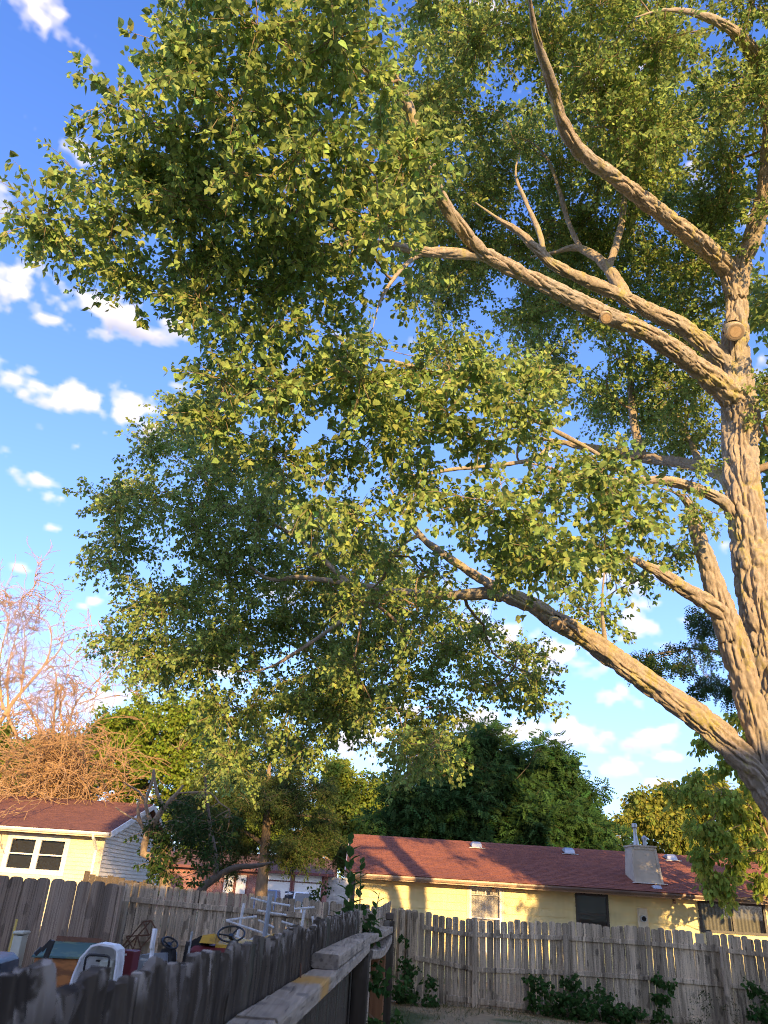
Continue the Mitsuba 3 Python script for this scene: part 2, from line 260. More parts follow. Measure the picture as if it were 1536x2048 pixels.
bumped('earth', ground_col, lambda p, n, uv: .02 * fbm(p.x * 9, p.y * 9, 0, 3), .95)

# ---------------------------------------------------------------- the ground, out to the horizon
def gz(x, y):
    x, y = np.asarray(x, float), np.asarray(y, float)
    s = 1 / (1 + np.exp(-(y - 21) / 1.3)); l = 1 / (1 + np.exp((x + 5) / 1.2))
    return .2 + .05 * np.sin(x * .6 + 1) * np.exp(-((y - 17) / 8) ** 2) + .04 * (meshkit.fbm(np.stack([x * .7, y * .7, x * 0], -1), 3, 2) - .5) + s * l * .55 * np.exp(-((y - 27) / 20) ** 2)
ax = np.concatenate([-np.geomspace(3000, 42, 16), np.arange(-40, 40.1, 1.0), np.geomspace(42, 3000, 16)]); ay = np.concatenate([-np.geomspace(3000, 32, 16), np.arange(-30, 90.1, 1.0), np.geomspace(92, 3000, 16)])
gx, gy = np.meshgrid(ax, ay, indexing='ij'); nx, ny = gx.shape
i, j = np.meshgrid(np.arange(nx - 1), np.arange(ny - 1), indexing='ij'); k = i * ny + j
put('ground', (np.stack([gx, gy, gz(gx, gy)], -1).reshape(-1, 3), np.stack([k, k + ny, k + ny + 1, k + 1], -1).reshape(-1, 4)), 'earth', True); tag('ground', kind='structure')
# ---------------------------------------------------------------- houses
def laps(key, x0, x1, y, z0, z1, exp, bsdf, holes=(), top=None, axis='x', out=-1, lean=.024):
    """Lapped siding boards on a wall plane, each a part; cut round holes (a0, a1, z0, z1); top(a) limits the height on a gable."""
    n = int(round((z1 - z0) / exp))
    for r in range(n):
        a, b = z0 + r * exp, min(z0 + (r + 1) * exp, z1)
        lo, hi = x0, x1
        if top is not None:
            xs = np.linspace(x0, x1, 200); ok = xs[top(xs) > b - .02]
            if len(ok) < 2: continue
            lo, hi = ok[0], ok[-1]
        spans = [(lo, hi)]
        for h0, h1, hz0, hz1 in holes:
            if hz0 < b - .01 and hz1 > a + .01:
                spans = [s for u, v in spans for s in ((u, min(v, h0)), (max(u, h1), v)) if s[1] - s[0] > .03]
        for u, v in spans:
            if axis == 'x': pts = [(xx, y + out * d, z) for xx in (u, v) for d, z in ((0, a + .012), (lean + .006, a + .012), (.004, b), (0, b))]
            else: pts = [(y + out * d, xx, z) for xx in (u, v) for d, z in ((0, a + .012), (lean + .006, a + .012), (.004, b), (0, b))]
            put(key, hull(pts), bsdf)
def roof_courses(key, holder_bsdf, x0, x1, ye, ze, yr, zr, exp=.14, rng=None):
    L = math.hypot(yr - ye, zr - ze); u = np.array([0, (yr - ye) / L, (zr - ze) / L]); w = np.array([0, -u[2], u[1]]); n = int(L / exp)
    for r in range(n):
        p = np.array([0, ye, ze]) + u * (r * exp); q = p + u * (exp * 1.04); xs = np.arange(x0, x1, .34) + (0 if r % 2 else .17); xs = np.concatenate([[x0], xs[(xs > x0) & (xs < x1)], [x1]])
        V, F = [], []
        for a, b in zip(xs[:-1], xs[1:]):
            d = .010 + .006 * rng.random(); e = rng.normal() * .006; k = len(V)
            for xx in (a + .003, b - .003): V += [p + w * .0 + [xx, 0, 0] - u * e, p + w * d + [xx, 0, 0] - u * e, q + w * .004 + [xx, 0, 0]]
            F += [(k, k + 3, k + 4), (k, k + 4, k + 1), (k + 1, k + 4, k + 5), (k + 1, k + 5, k + 2), (k, k + 1, k + 2), (k + 3, k + 5, k + 4)]
        put(key, (np.array(V), np.array(F)), holder_bsdf)
def window(key, x0, x1, z0, z1, y, frame, back, fw=.05, mull=(), rail=None, trim=None, tw=.09, glass='glass', depth=.22):
    """A window in a wall at y facing -y: trim boards, frame, mullions, pane, curtain behind."""
    win = put(key, cat([box(x0, x0 + fw, y - .03, y + .05, z0, z1), box(x1 - fw, x1, y - .03, y + .05, z0, z1), box(x0 + fw, x1 - fw, y - .03, y + .05, z0, z0 + fw), box(x0 + fw, x1 - fw, y - .03, y + .05, z1 - fw, z1)]), frame)
    for m in mull: put(win + '__mullion', box(m - fw / 2, m + fw / 2, y - .025, y + .045, z0 + fw, z1 - fw), frame)
    if rail: put(win + '__sash_rail', box(x0 + fw, x1 - fw, y - .022, y + .04, rail - .02, rail + .02), frame)
    put(win + '__pane', (np.array([(x0 + fw, y + .012, z0 + fw), (x1 - fw, y + .012, z0 + fw), (x1 - fw, y + .012, z1 - fw), (x0 + fw, y + .012, z1 - fw)]), np.array([(0, 1, 2), (0, 2, 3)])), glass)
    put(win + '__curtain', box(x0 - .02, x1 + .02, y + depth - .02, y + depth, z0 - .02, z1 + .02), back)
    put(win + '__reveal', cat([box(x0 - .03, x0, y + .05, y + depth, z0, z1), box(x1, x1 + .03, y + .05, y + depth, z0, z1), box(x0, x1, y + .05, y + depth, z1, z1 + .03), box(x0, x1, y + .05, y + depth, z0 - .03, z0)]), 'room_dark')
    if trim:
        put(win + '__trim', cat([box(x0 - tw, x0 - .002, y - .028, y, z0 - tw, z1 + tw), box(x1 + .002, x1 + tw, y - .028, y, z0 - tw, z1 + tw), box(x0 - .002, x1 + .002, y - .026, y, z1 + .002, z1 + tw), box(x0 - .002, x1 + .002, y - .026, y, z0 - tw, z0 - .002)]), trim)
    return win
R = np.random.default_rng(11)
# --- long yellow house behind the right fence
H = num('long_house'); tag(H, 'long low yellow house with red shingle roof and tan chimney behind the right fence', 'house')
X0, X1, YW, YE, ZE, YR, ZR = -.1, 15.0, 24.0, 23.47, 2.66, 28.0, 3.9
holes = [(3.08, 3.98, .9, 2.52), (6.05, 6.98, 1.45, 2.5), (9.5, 11.4, 1.72, 2.52)]
big = [(a - .09, b + .09, c - .09, d + .09) for a, b, c, d in holes[:1]] + holes[1:]
put(H + '__wall', cat([box(X0 + .02, X1, YW + .0, YW + .24, .1, .9)] + [box(a, b, YW, YW + .24, .9, 2.62) for a, b in ((X0 + .02, 3.08), (3.98, 6.05), (6.98, 9.5), (11.4, X1))] + [box(3.08, 3.98, YW, YW + .24, 2.52, 2.62), box(6.05, 6.98, YW, YW + .24, 2.5, 2.62), box(6.05, 6.98, YW, YW + .24, .9, 1.45), box(9.5, 11.4, YW, YW + .24, 2.52, 2.62), box(9.5, 11.4, YW, YW + .24, .9, 1.72),
    box(X0 + .02, X0 + .2, YW + .25, 32, .1, 2.6), box(X1 - .2, X1, YW + .25, 32, .1, 2.6), box(X0 + .02, X1, 32, 32.2, .1, 2.6), hull([(X0 + .02, 24, 2.6), (X0 + .02, 32, 2.6), (X0 + .02, 28, 3.76), (X0 + .2, 24, 2.6), (X0 + .2, 32, 2.6), (X0 + .2, 28, 3.76)])]), 'paint_yellow')
laps(H + '__siding_board', X0, X1, YW, .45, 2.6, .2, 'paint_yellow', big)
put(H + '__corner_board', box(X0 - .03, X0 + .09, YW - .035, YW - .002, .2, 2.6), 'paint_yellow')
roof = put(H + '__roof', cat([hull([(x, y, z) for x in (-.42, X1 + .4) for y, z in ((YE, ZE - .03), (YR, ZR - .03), (YR, ZR - .16), (YE, ZE - .12))]), hull([(x, y, z) for x in (-.42, X1 + .4) for y, z in ((YR, ZR), (32.5, ZE), (32.5, ZE - .12), (YR, ZR - .16))]), box(-.42, X1 + .4, YE + .03, YW, ZE - .13, ZE - .1)]), 'shingle_red')
roof_courses(H + '__roof__shingle_course', 'shingle_red', -.43, X1 + .41, YE - .02, ZE - .02, YR, ZR, .14, R)
put(H + '__roof__ridge_cap', cat([hull([(a, YR - .14, ZR - .03), (a, YR, ZR + .022), (a, YR + .14, ZR - .03), (a + .21, YR - .14, ZR - .035), (a + .21, YR, ZR + .012), (a + .21, YR + .14, ZR - .035)]) for a in np.arange(-.43, X1 + .4, .205)]), 'shingle_red')
put(H + '__roof__rake_board', beam((-.44, YE, ZE - .07), (-.44, YR, ZR - .07), .03, .14), 'gutter_tan')
gut = lambda a, b: mesh(*(lambda v: (v, np.array([(0, 1, 6), (0, 6, 5), (1, 2, 7), (1, 7, 6), (2, 3, 8), (2, 8, 7), (3, 4, 9), (3, 9, 8)])))(np.array([(x, y, z) for x in (a, b) for y, z in ((YE + .02, ZE - .04), (YE + .02, ZE - .125), (YE - .05, ZE - .125), (YE - .085, ZE - .075), (YE - .085, ZE - .035))])))
put(H + '__gutter', gut(-.42, 4.3), 'gutter_tan'); put(H + '__gutter', gut(4.3, X1 + .3), 'gutter_brown')
put(H + '__fascia', box(-.42, X1 + .4, YE + .021, YE + .045, ZE - .16, ZE - .035), 'gutter_tan')
w = window(H + '__window', *holes[0], YW, 'trim_white', 'curtain', .055, (), 1.72, 'trim_cream', .08, depth=.14)
for m in (3.30, 3.53, 3.76): put(w + '__grid_bar', box(m - .008, m + .008, YW - .0, YW + .008, 2.3, 2.465), 'trim_white')
put(w + '__grid_bar', box(3.14, 3.92, YW - .001, YW + .007, 2.285, 2.301), 'trim_white')
window(H + '__window', *holes[1], YW, 'frame_dark', 'room_dark', .06, (), 1.98)
window(H + '__window', *holes[2], YW, 'frame_dark', 'blind', .07, (10.47,), None)
put(H + '__meter', cat([box(7.76, 8.04, YW - .11, YW - .02, 1.6, 2.22, .015), ]), 'trim_cream')
put(H + '__meter__dial', cat([trimesh.creation.cylinder(radius=.085, height=.06, sections=24, transform=trimesh.transformations.translation_matrix((7.9, YW - .13, 1.96)) @ trimesh.transformations.rotation_matrix(math.pi / 2, (1, 0, 0)))]), 'galvanized')
put(H + '__meter__dial__face', trimesh.creation.cylinder(radius=.062, height=.03, sections=24, transform=trimesh.transformations.translation_matrix((7.9, YW - .155, 1.96)) @ trimesh.transformations.rotation_matrix(math.pi / 2, (1, 0, 0))), 'room_dark')
for x in (3.72, 8.75):
    put(H + '__floodlight', cat([box(x - .05, x + .05, YW - .2, YW - .03, 2.5, 2.53), hull([(x - .02, YW - .2, 2.5), (x + .02, YW - .2, 2.5), (x - .05, YW - .3, 2.43), (x + .05, YW - .3, 2.43), (x - .05, YW - .27, 2.38), (x + .05, YW - .27, 2.38)])]), 'gutter_brown')
C0 = put(H + '__chimney', hull([(7.85, 24.22, 2.80), (8.68, 24.22, 2.80), (7.85, 25.05, 3.0), (8.68, 25.05, 3.0), (7.88, 24.34, 3.83), (8.58, 24.34, 3.83), (7.88, 25.0, 3.83), (8.58, 25.0, 3.83)]), 'chase_tan')
put(C0 + '__cap', box(7.85, 8.61, 24.30, 25.03, 3.832, 3.875), 'chase_tan')
for (a, b, c, d) in ((7.875, 7.89, 24.2, 24.32), (8.645, 8.555, 24.2, 24.32)): put(C0 + '__trim_board', hull([(a - .035, c - .003, 2.85), (a + .035, c - .003, 2.85), (b - .035, d - .003, 3.80), (b + .035, d - .003, 3.80), (a - .035, c + .02, 2.85), (a + .035, c + .02, 2.85), (b - .035, d + .02, 3.80), (b + .035, d + .02, 3.80)]), 'chase_tan')
put(C0 + '__trim_board', box(7.93, 8.52, 24.315, 24.335, 3.76, 3.825), 'chase_tan')
put(C0 + '__flashing', beam((7.78, 24.16, 2.868), (8.76, 24.16, 2.868), .1, .02), 'trim_white')
put(C0 + '__vent_pipe', tube([(8.07, 24.5, 3.87, .085), (8.07, 24.5, 3.98, .075), (8.06, 24.5, 4.16, .05), (8.06, 24.5, 4.36, .048)], 16), 'galvanized')
put(C0 + '__vent_pipe__cap', tube([(8.06, 24.5, 4.34, .065), (8.06, 24.5, 4.37, .078), (8.06, 24.5, 4.46, .078), (8.06, 24.5, 4.48, .05)], 16), 'galvanized')
put(C0 + '__vent_pipe', tube([(8.36, 24.6, 3.87, .055), (8.36, 24.6, 4.06, .05)], 14), 'galvanized')
put(C0 + '__vent_pipe_001__cap', tube([(8.36, 24.6, 4.04, .08), (8.36, 24.6, 4.11, .085), (8.36, 24.6, 4.17, .015)], 14), 'galvanized')
rz = lambda y: ZE + (y - YE) * (ZR - ZE) / (YR - YE)
for x in (3.72, 6.75, 10.1):
    z = rz(27.35)
    put(H + '__roof_vent', hull([(x - .17, 27.15, z - .02), (x + .17, 27.15, z - .02), (x - .17, 27.55, z + .09), (x + .17, 27.55, z + .09), (x - .15, 27.2, z + .09), (x + .15, 27.2, z + .09), (x - .12, 27.3, z + .15), (x + .12, 27.3, z + .15), (x - .12, 27.5, z + .15), (x + .12, 27.5, z + .15)]), 'galvanized')
    put(H + '__roof_vent__base' if x < 4 else H + '__roof_vent_%03d__base' % (1 if x < 8 else 2), beam((x - .26, 27.12, rz(27.12) + .018), (x + .26, 27.12, rz(27.12) + .018), .14, .012), 'white_metal')
put(H + '__roof_vent', hull([(8.2, 23.72, rz(23.7) + .01), (8.45, 23.72, rz(23.7) + .01), (8.2, 23.9, rz(23.9) + .01), (8.45, 23.9, rz(23.9) + .01), (8.22, 23.8, rz(23.8) + .07), (8.43, 23.8, rz(23.8) + .07)]), 'galvanized')
# --- house at the left
H = num('gabled_house'); tag(H, 'yellow house with white gable siding and maroon shingle roof under the dead tree at left', 'house')
X0, X1, YW, YE, ZE, YR, ZR = -16.0, -7.95, 26.0, 25.5, 3.38, 30.0, 4.60
wl = [(-10.80, -9.98, 2.18, 3.08), (-9.90, -9.08, 2.18, 3.08)]
hole = [(-10.9, -8.98, 2.08, 3.18)]
put(H + '__wall', cat([box(X0, -10.80, YW, YW + .24, .3, 3.28), box(-9.08, X1 - .01, YW, YW + .24, .3, 3.28), box(-10.80, -9.08, YW, YW + .24, .3, 2.18), box(-10.80, -9.08, YW, YW + .24, 3.08, 3.28), box(-9.98, -9.90, YW, YW + .24, 2.18, 3.08), box(X1 - .25, X1 - .01, YW + .241, 34, .3, 3.28), box(X0, X1 - .01, 34, 34.2, .3, 3.28),
    hull([(X1 - d, y, z) for d in (.25, .01) for y, z in ((26, 3.28), (34, 3.28), (30, 4.4))])]), 'vinyl_white')
laps(H + '__siding_board', X0, X1 + .01, YW, 1.0, 3.25, .115, 'paint_cream', hole)
laps(H + '__gable_board', 26.0, 34.0, X1, 1.0, 4.4, .115, 'vinyl_white', axis='y', out=1, top=lambda y: 3.28 + (4 - abs(y - 30)) * .272)
put(H + '__corner_board', cat([box(X1 - .07, X1 + .03, YW - .03, YW - .003, .6, 3.25), box(X1 + .003, X1 + .03, YW - .003, YW + .07, .6, 3.25)]), 'trim_cream')
roof = put(H + '__roof', cat([hull([(x, y, z) for x in (X0 - .4, X1 + .28) for y, z in ((YE, ZE - .03), (YR, ZR - .03), (YR, ZR - .16), (YE, ZE - .12))]), hull([(x, y, z) for x in (X0 - .4, X1 + .28) for y, z in ((YR, ZR), (34.5, ZE), (34.5, ZE - .12), (YR, ZR - .16))]), box(X0, X1 + .28, YE + .03, YW, ZE - .13, ZE - .1)]), 'shingle_brown')
roof_courses(H + '__roof__shingle_course', 'shingle_brown', X0 - .4, X1 + .29, YE - .02, ZE - .02, YR, ZR, .14, R)
put(H + '__roof__rake_board', beam((X1 + .31, YE, ZE - .08), (X1 + .31, YR, ZR - .08), .03, .16), 'trim_white'); put(H + '__roof__rake_board', beam((X1 + .31, YR, ZR - .08), (X1 + .31, 34.5, ZE - .08), .03, .16), 'trim_white')
put(H + '__roof__soffit', beam((X1 + .14, YE + .2, ZE - .15), (X1 + .14, YR, ZR - .19), .3, .02), 'trim_white')
gut2 = np.array([(x, y, z) for x in (X0 - .4, X1 + .28) for y, z in ((YE + .02, ZE - .04), (YE + .02, ZE - .125), (YE - .05, ZE - .125), (YE - .085, ZE - .075), (YE - .085, ZE - .035))])
put(H + '__gutter', (gut2, np.array([(0, 1, 6), (0, 6, 5), (1, 2, 7), (1, 7, 6), (2, 3, 8), (2, 8, 7), (3, 4, 9), (3, 9, 8)])), 'trim_white'); put(H + '__fascia', box(X0 - .4, X1 + .28, YE + .021, YE + .045, ZE - .17, ZE - .035), 'trim_cream')
put(H + '__downspout', cat([beam((-8.15, YE - .03, ZE - .12), (-8.15, YE + .0, ZE - .22), .08, .06, (1, 0, 0)), beam((-8.15, YE, ZE - .2), (-8.13, YW - .05, ZE - .5), .08, .06, (1, 0, 0)), box(-8.17, -8.09, YW - .085, YW - .022, .7, ZE - .47)]), 'trim_white')
for q in wl: window(H + '__window', *q, YW, 'trim_white', 'room_dark', .045, (), 2.63, depth=.2)
put(H + '__window_trim', cat([box(-10.9, -10.802, YW - .03, YW, 2.08, 3.18), box(-9.078, -8.98, YW - .03, YW, 2.08, 3.18), box(-10.802, -9.078, YW - .028, YW, 3.082, 3.18), box(-10.802, -9.078, YW - .028, YW, 2.08, 2.178), box(-9.978, -9.902, YW - .028, YW, 2.178, 3.082)]), 'trim_white')
# --- far brick house with the garage
H = num('brick_house'); tag(H, 'far red brick house with two white garage doors seen under the pine', 'house')
put(H + '__wall', cat([box(-19, -8.15, 72, 80, 0, 3.3), box(-5.85, -5.52, 71.98, 72.5, 0, 3.3), box(-3.15, -2.75, 71.98, 72.5, 0, 3.3), box(-8.15, -2.75, 72.5, 80, 0, 3.3)]), 'brick_red')
put(H + '__roof', hull([(x, y, z) for x in (-19.6, -2.2) for y, z in ((71.3, 3.36), (71.3, 3.48), (76, 4.85), (80.7, 3.48), (80.7, 3.36))]), 'shingle_dark')
put(H + '__fascia', box(-19.6, -2.2, 71.22, 71.298, 3.3, 3.5), 'trim_red')
for a, b in ((-8.12, -5.88), (-5.49, -3.18)):
    d = put(H + '__garage_door', box(a, b, 72.1, 72.16, .1, 2.72), 'door_white'); put(d + '__lintel', box(a, b, 72.0, 72.14, 2.722, 2.80), 'trim_red'); put(d + '__header', box(a, b, 72.04, 72.1, 2.802, 3.3), 'door_white')
    for z in (.75, 1.4, 2.05): put(d + '__panel', box(a + .06, b - .06, 72.085, 72.1, z - .28, z + .28, .004), 'door_white')
for a in (-8.15, -5.7, -3.15): put(H + '__post', box(a - .07, a + .07, 71.92, 71.978, 0, 3.3), 'trim_red')
for a in (-11.4, -10.35): put(H + '__window', box(a, a + .8, 71.95, 71.999, 1.6, 3.0), 'door_white'); 
for n_, a in enumerate((-11.4, -10.35)): [put(H + '__window%s__frame' % ('' if n_ == 0 else '_001'), box(u, u + .088, 71.93, 71.999, 1.5, 3.1), 'trim_red') for u in (a - .09, a + .802)]
laps(H + '__siding_board', -2.74, -1.0, 72.6, .3, 3.3, .22, 'concrete')
put(H + '__side_wing', box(-2.74, -.9, 72.602, 79, 0, 3.3), 'concrete')
# --- two-storey house behind the viewer, whose roof keeps the low sun off the yards
H = num('two_storey_house'); tag(H, 'plain two storey house with gabled roof standing behind the viewer', 'house')
put(H + '__wall', box(-24, 23, -14, -6, 0, 5.6), 'paint_cream'); put(H + '__roof', hull([(x, y, z) for x in (-24.5, 23.5) for y, z in ((-14.6, 5.5), (-10, 7.75), (-5.4, 5.5))]), 'shingle_brown')

# ---------------------------------------------------------------- fences
def board_mesh(w, h0, h1, t, top='dog', rng=None, lean=0.0):
    """A picket standing on z=h0, top at h1, centred on x=0, facing -y."""
    if top == 'dog':
        c = w * .27; pts = [(-w / 2, h0), (w / 2, h0), (w / 2, h1 - c), (w / 2 - c * .3, h1 - c * .3), (w / 2 - c, h1), (-w / 2 + c, h1), (-w / 2 + c * .3, h1 - c * .3), (-w / 2, h1 - c)]
    else: pts = [(-w / 2, h0), (w / 2, h0), (w / 2, h1), (-w / 2, h1)]
    n = len(pts); P = np.array(pts); P[:, 0] += lean * (P[:, 1] - h0)
    v = np.vstack([np.c_[P[:, 0], np.full(n, -t / 2), P[:, 1]], np.c_[P[:, 0], np.full(n, t / 2), P[:, 1]]]); f = []
    for k in range(1, n - 1): f += [(0, k, k + 1), (n, n + k + 1, n + k)]
    for k in range(n): m = (k + 1) % n; f += [(k, n + k, n + m), (k, n + m, m)]
    return mesh(v, f)
R = np.random.default_rng(21)
FT = np.array([(-5.2, 2.06), (-3.3, 1.99), (-.6, 1.94), (.86, 1.90), (1.34, 1.865), (2.33, 1.775), (4.28, 1.835), (5.56, 1.845), (7.56, 1.80), (8.6, 1.73), (11, 1.7)])
FB = np.array([(-5.2, .36), (1.7, .31), (2.44, .27), (3.7, .22), (5.4, .18), (11, .17)])
ft = lambda x: np.interp(x, FT[:, 0], FT[:, 1]); fb = lambda x: np.interp(x, FB[:, 0], FB[:, 1])
FN = num('wooden_fence'); tag(FN, 'weathered grey picket fence across the back of both yards before the long yellow house', 'fence')
x = -4.95
while x < 11:
    if True:
        w = (.127 if x < 4.3 else .1365) + R.normal() * .003 - (.035 if 5.95 < x < 6.1 else 0); short = -.19 if 7.02 < x < 7.17 else 0
        m = board_mesh(w, fb(x) - .05, ft(x) + R.normal() * .016 + short, .017, 'dog', R, R.normal() * .006); m.apply_translation((x, 18.0 + R.normal() * .004, 0)); put(FN + '__board', m, 'wood_grey')
    x += .1425
put(FN + '__patch_board', box(7.02, 7.19, 18.025, 18.05, 1.35, 1.79), 'chase_tan')
def rails(key, xs, zf, y, w=.04, h=.085, bs='wood_grey'):
    for a, b in zip(xs[:-1], xs[1:]): put(key, beam((a + .004, y, zf(a)), (b - .004, y, zf(b)), w, h, b=.004), bs)
RX = [1.32, 2.2, 3.15, 4.28, 5.9, 7.5, 9.2, 11]
rails(FN + '__rail', RX, lambda a: ft(a) - .285, 17.965)
rails(FN + '__rail', [1.2, 2.55, 4.28, 5.95, 7.5, 9.3, 11], lambda a: ft(a) - .90 + .05 * (a < 2), 17.965)
rails(FN + '__rail', [1.85, 3.75, 4.9, 7.5, 9.3, 11], lambda a: fb(a) + .07, 17.965, .04, .1)
rails(FN + '__rail', [-4.9, -3.2, -1.7, -.1, .6], lambda a: ft(a) - .30, 17.965, .04, .1)
rails(FN + '__rail', [-4.9, -3.2, -1.7, -.1], lambda a: ft(a) - .98, 17.965, .04, .1)
for x in (4.28, 7.5, 10.6): put(FN + '__post', box(x - .05, x + .05, 17.85, 17.942, fb(x) - .2, ft(x) - .22, .006), 'wood_grey')
for x in (2.42, .92, 1.07): put(FN + '__post', box(x - .05, x + .05, 17.93, 17.985, fb(x) - .2, ft(x) + (.04 if x > 2 else -.02), .006), 'wood_grey')
for x in (-3.2, -1.7, -.1): put(FN + '__post', box(x - .045, x + .045, 18.01, 18.1, fb(x) - .2, ft(x) - .1, .005), 'wood_grey')
FL = num('wooden_fence'); tag(FL, 'brown picket fence with flat faces and a corner post at the far left', 'fence')
x = -6.3
while x < -2.55:
    m = board_mesh(.139 + R.normal() * .002, .2, 2.06 + R.normal() * .006, .018, 'dog', R, R.normal() * .003); m.apply_translation((x, 9.0 + R.normal() * .004, 0)); put(FL + '__board', m, 'wood_brown'); x += .1432
put(FL + '__corner_trim', box(-2.492, -2.455, 8.965, 9.06, .2, 2.04, .003), 'wood_brown'); put(FL + '__post', box(-2.50, -2.41, 9.062, 9.15, .2, 1.9, .005), 'wood_grey_side')
ret = mikit.ply(board_mesh(.139, .2, 2.04, .018), 'wood_grey_side')
for k in range(60):
    a = (k + .9) / 62; put_copy(FL + '__board', ret, T().translate([-2.45 - 2.42 * a, 9.1 + 8.85 * a, .0]).rotate([0, 0, 1], math.degrees(math.atan2(8.85, -2.42))))
FO = num('wooden_fence'); tag(FO, 'short dark old fence top showing between the left house gable and the brown fence', 'fence')
for k in range(12):
    x = -6.55 + k * .142; m = board_mesh(.134, .5, 2.17 - .008 * k + R.normal() * .02, .018, 'flat'); m.apply_translation((x, 20.6, 0)); put(FO + '__board', m, 'bark_dark')
put(FO + '__rail', beam((-6.65, 20.57, 1.98), (-4.9, 20.57, 1.90), .04, .09), 'bark_dark')
# near dividing fence
NB = np.array([(-.6, -.455), (.6, -.36), (3.1, -.165), (5.05, -.03), (6.9, .165), (18, .66)])
nb = lambda y: np.interp(y, NB[:, 0], NB[:, 1])
FD = num('wooden_fence'); tag(FD, 'dark rotting near fence with ragged lichen topped boards and warped cap rail', 'fence')
def ragged(y, w, z1, rough, rng):
    n = 13; s = np.linspace(-w / 2, w / 2, n); slope = rng.normal() * rough * .5
    e = z1 + slope * s / w + rough * (np.cumsum(rng.normal(size=n)) * .16 - .25 * np.abs(rng.normal(size=n)) * (rng.random(n) < .3)); e -= (e.max() - z1)
    e -= np.where(np.abs(s) > w * .38, rng.random() * rough * .5, 0)
    rows = [0, .9, 1.5] ; t = .02; V = []; Fc = []
    zz = np.stack([np.full(n, .15), np.full(n, 1.2), z1 - .32 + 0 * s, z1 - .14 + .02 * rng.normal(size=n), z1 - .06 - .01 * rng.random(n) + np.minimum(e - z1 + .03, 0), e])
    dent = np.stack([0 * s, 0 * s, 0 * s, .001 * rng.normal(size=n), .0035 * rng.normal(size=n), .004 * rng.normal(size=n) + .004])
    m = len(zz)
    for side in (-1, 1):
        for r in range(m):
            for c in range(n): V.append((side * (t / 2 - dent[r, c] * (1 if side > 0 else .6)), s[c], zz[r, c]))
    idx = lambda side, r, c: side * m * n + r * n + c
    for side in (0, 1):
        for r in range(m - 1):
            for c in range(n - 1):
                q = [idx(side, r, c), idx(side, r, c + 1), idx(side, r + 1, c + 1), idx(side, r + 1, c)]
                if side == 0: q = q[::-1]
                Fc += [(q[0], q[1], q[2]), (q[0], q[2], q[3])]
    for c in range(n - 1): Fc += [(idx(0, m - 1, c), idx(1, m - 1, c), idx(1, m - 1, c + 1)), (idx(0, m - 1, c), idx(1, m - 1, c + 1), idx(0, m - 1, c + 1))]
    for c, fl in ((0, 1), (n - 1, 0)):
        for r in range(m - 1):
            q = [idx(0, r, c), idx(1, r, c), idx(1, r + 1, c), idx(0, r + 1, c)]
            if fl: q = q[::-1]
            Fc += [(q[2], q[1], q[0]), (q[3], q[2], q[0])]
    return mesh(V, Fc)
def turn(m, y, off=0.0):
    a = math.atan2(nb(y + .1) - nb(y - .1), .2); m.apply_transform(trimesh.transformations.rotation_matrix(-a, (0, 0, 1))); m.apply_translation((nb(y) + off, y, 0)); return m
y = -.5; R = np.random.default_rng(77)
while y < 18:
    w = .136 + R.normal() * .004
    z = 2.0 + R.normal() * .007 + (.012 if y > 3.3 else .011 if y < 1.2 else -.004)
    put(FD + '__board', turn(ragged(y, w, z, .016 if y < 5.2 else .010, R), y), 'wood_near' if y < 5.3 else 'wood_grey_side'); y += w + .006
def plank(key, pts, w, h, bsdf, b=.006, seed=0):
    """A long warped plank through pts (x y z), with a sawn section w x h."""
    p = spline(np.c_[np.array(pts, float), np.ones(len(pts))], .05)[:, :3]; t = unit(np.gradient(p, axis=0)); s = unit(np.cross(t, (0, 0, 1.0))); u = np.cross(s, t); rg = np.random.default_rng(seed)
    prof = np.array([(-w / 2 + b, -h / 2), (w / 2 - b, -h / 2), (w / 2, -h / 2 + b), (w / 2, h / 2 - b), (w / 2 - b, h / 2), (0, h / 2), (-w / 2 + b, h / 2), (-w / 2, h / 2 - b), (-w / 2, -h / 2 + b)]); n = len(prof)
    V = (p[:, None] + s[:, None] * prof[None, :, :1] + u[:, None] * prof[None, :, 1:]); V += rg.normal(size=V.shape) * .0007; m = len(p)
    F = [(r * n + c, r * n + (c + 1) % n, (r + 1) * n + (c + 1) % n, (r + 1) * n + c) for r in range(m - 1) for c in range(n)]; F = np.array(F); F = np.vstack([F[:, [0, 1, 2]], F[:, [0, 2, 3]]])
    cap_ = [(0, c + 1, c) for c in range(1, n - 1)] + [((m - 1) * n, (m - 1) * n + c, (m - 1) * n + c + 1) for c in range(1, n - 1)]
    return put(key, (V.reshape(-1, 3), np.vstack([F, cap_])), bsdf)
of = lambda y: nb(y) + .012
plank(FD + '__rail', [(of(-.4) + .055, -.4, 1.837), (of(.6) + .05, .6, 1.838), (of(1.88) + .05, 1.88, 1.838)], .095, .042, 'wood_rail', seed=1)
plank(FD + '__rail', [(of(1.89) + .052, 1.89, 1.84), (of(3.0) + .05, 3.0, 1.838), (of(4.2) + .05, 4.2, 1.83), (of(5.0) + .055, 5.0, 1.835)], .095, .046, 'wood_rail', seed=2)
plank(FD + '__rail', [(of(5.12) + .065, 5.12, 1.795), (of(5.9) + .07, 5.9, 1.762), (of(6.6) + .065, 6.6, 1.785), (of(7.0) + .06, 7.0, 1.81)], .09, .05, 'wood_rail', seed=3)
plank(FD + '__cap_rail', [(of(3.11) + .048, 3.11, 1.885), (of(4.2) + .05, 4.2, 1.88), (of(5.0) + .055, 5.0, 1.875), (of(5.5) + .06, 5.5, 1.868), (of(6.9) + .06, 6.9, 1.868)], .095, .046, 'wood_rail', seed=4)
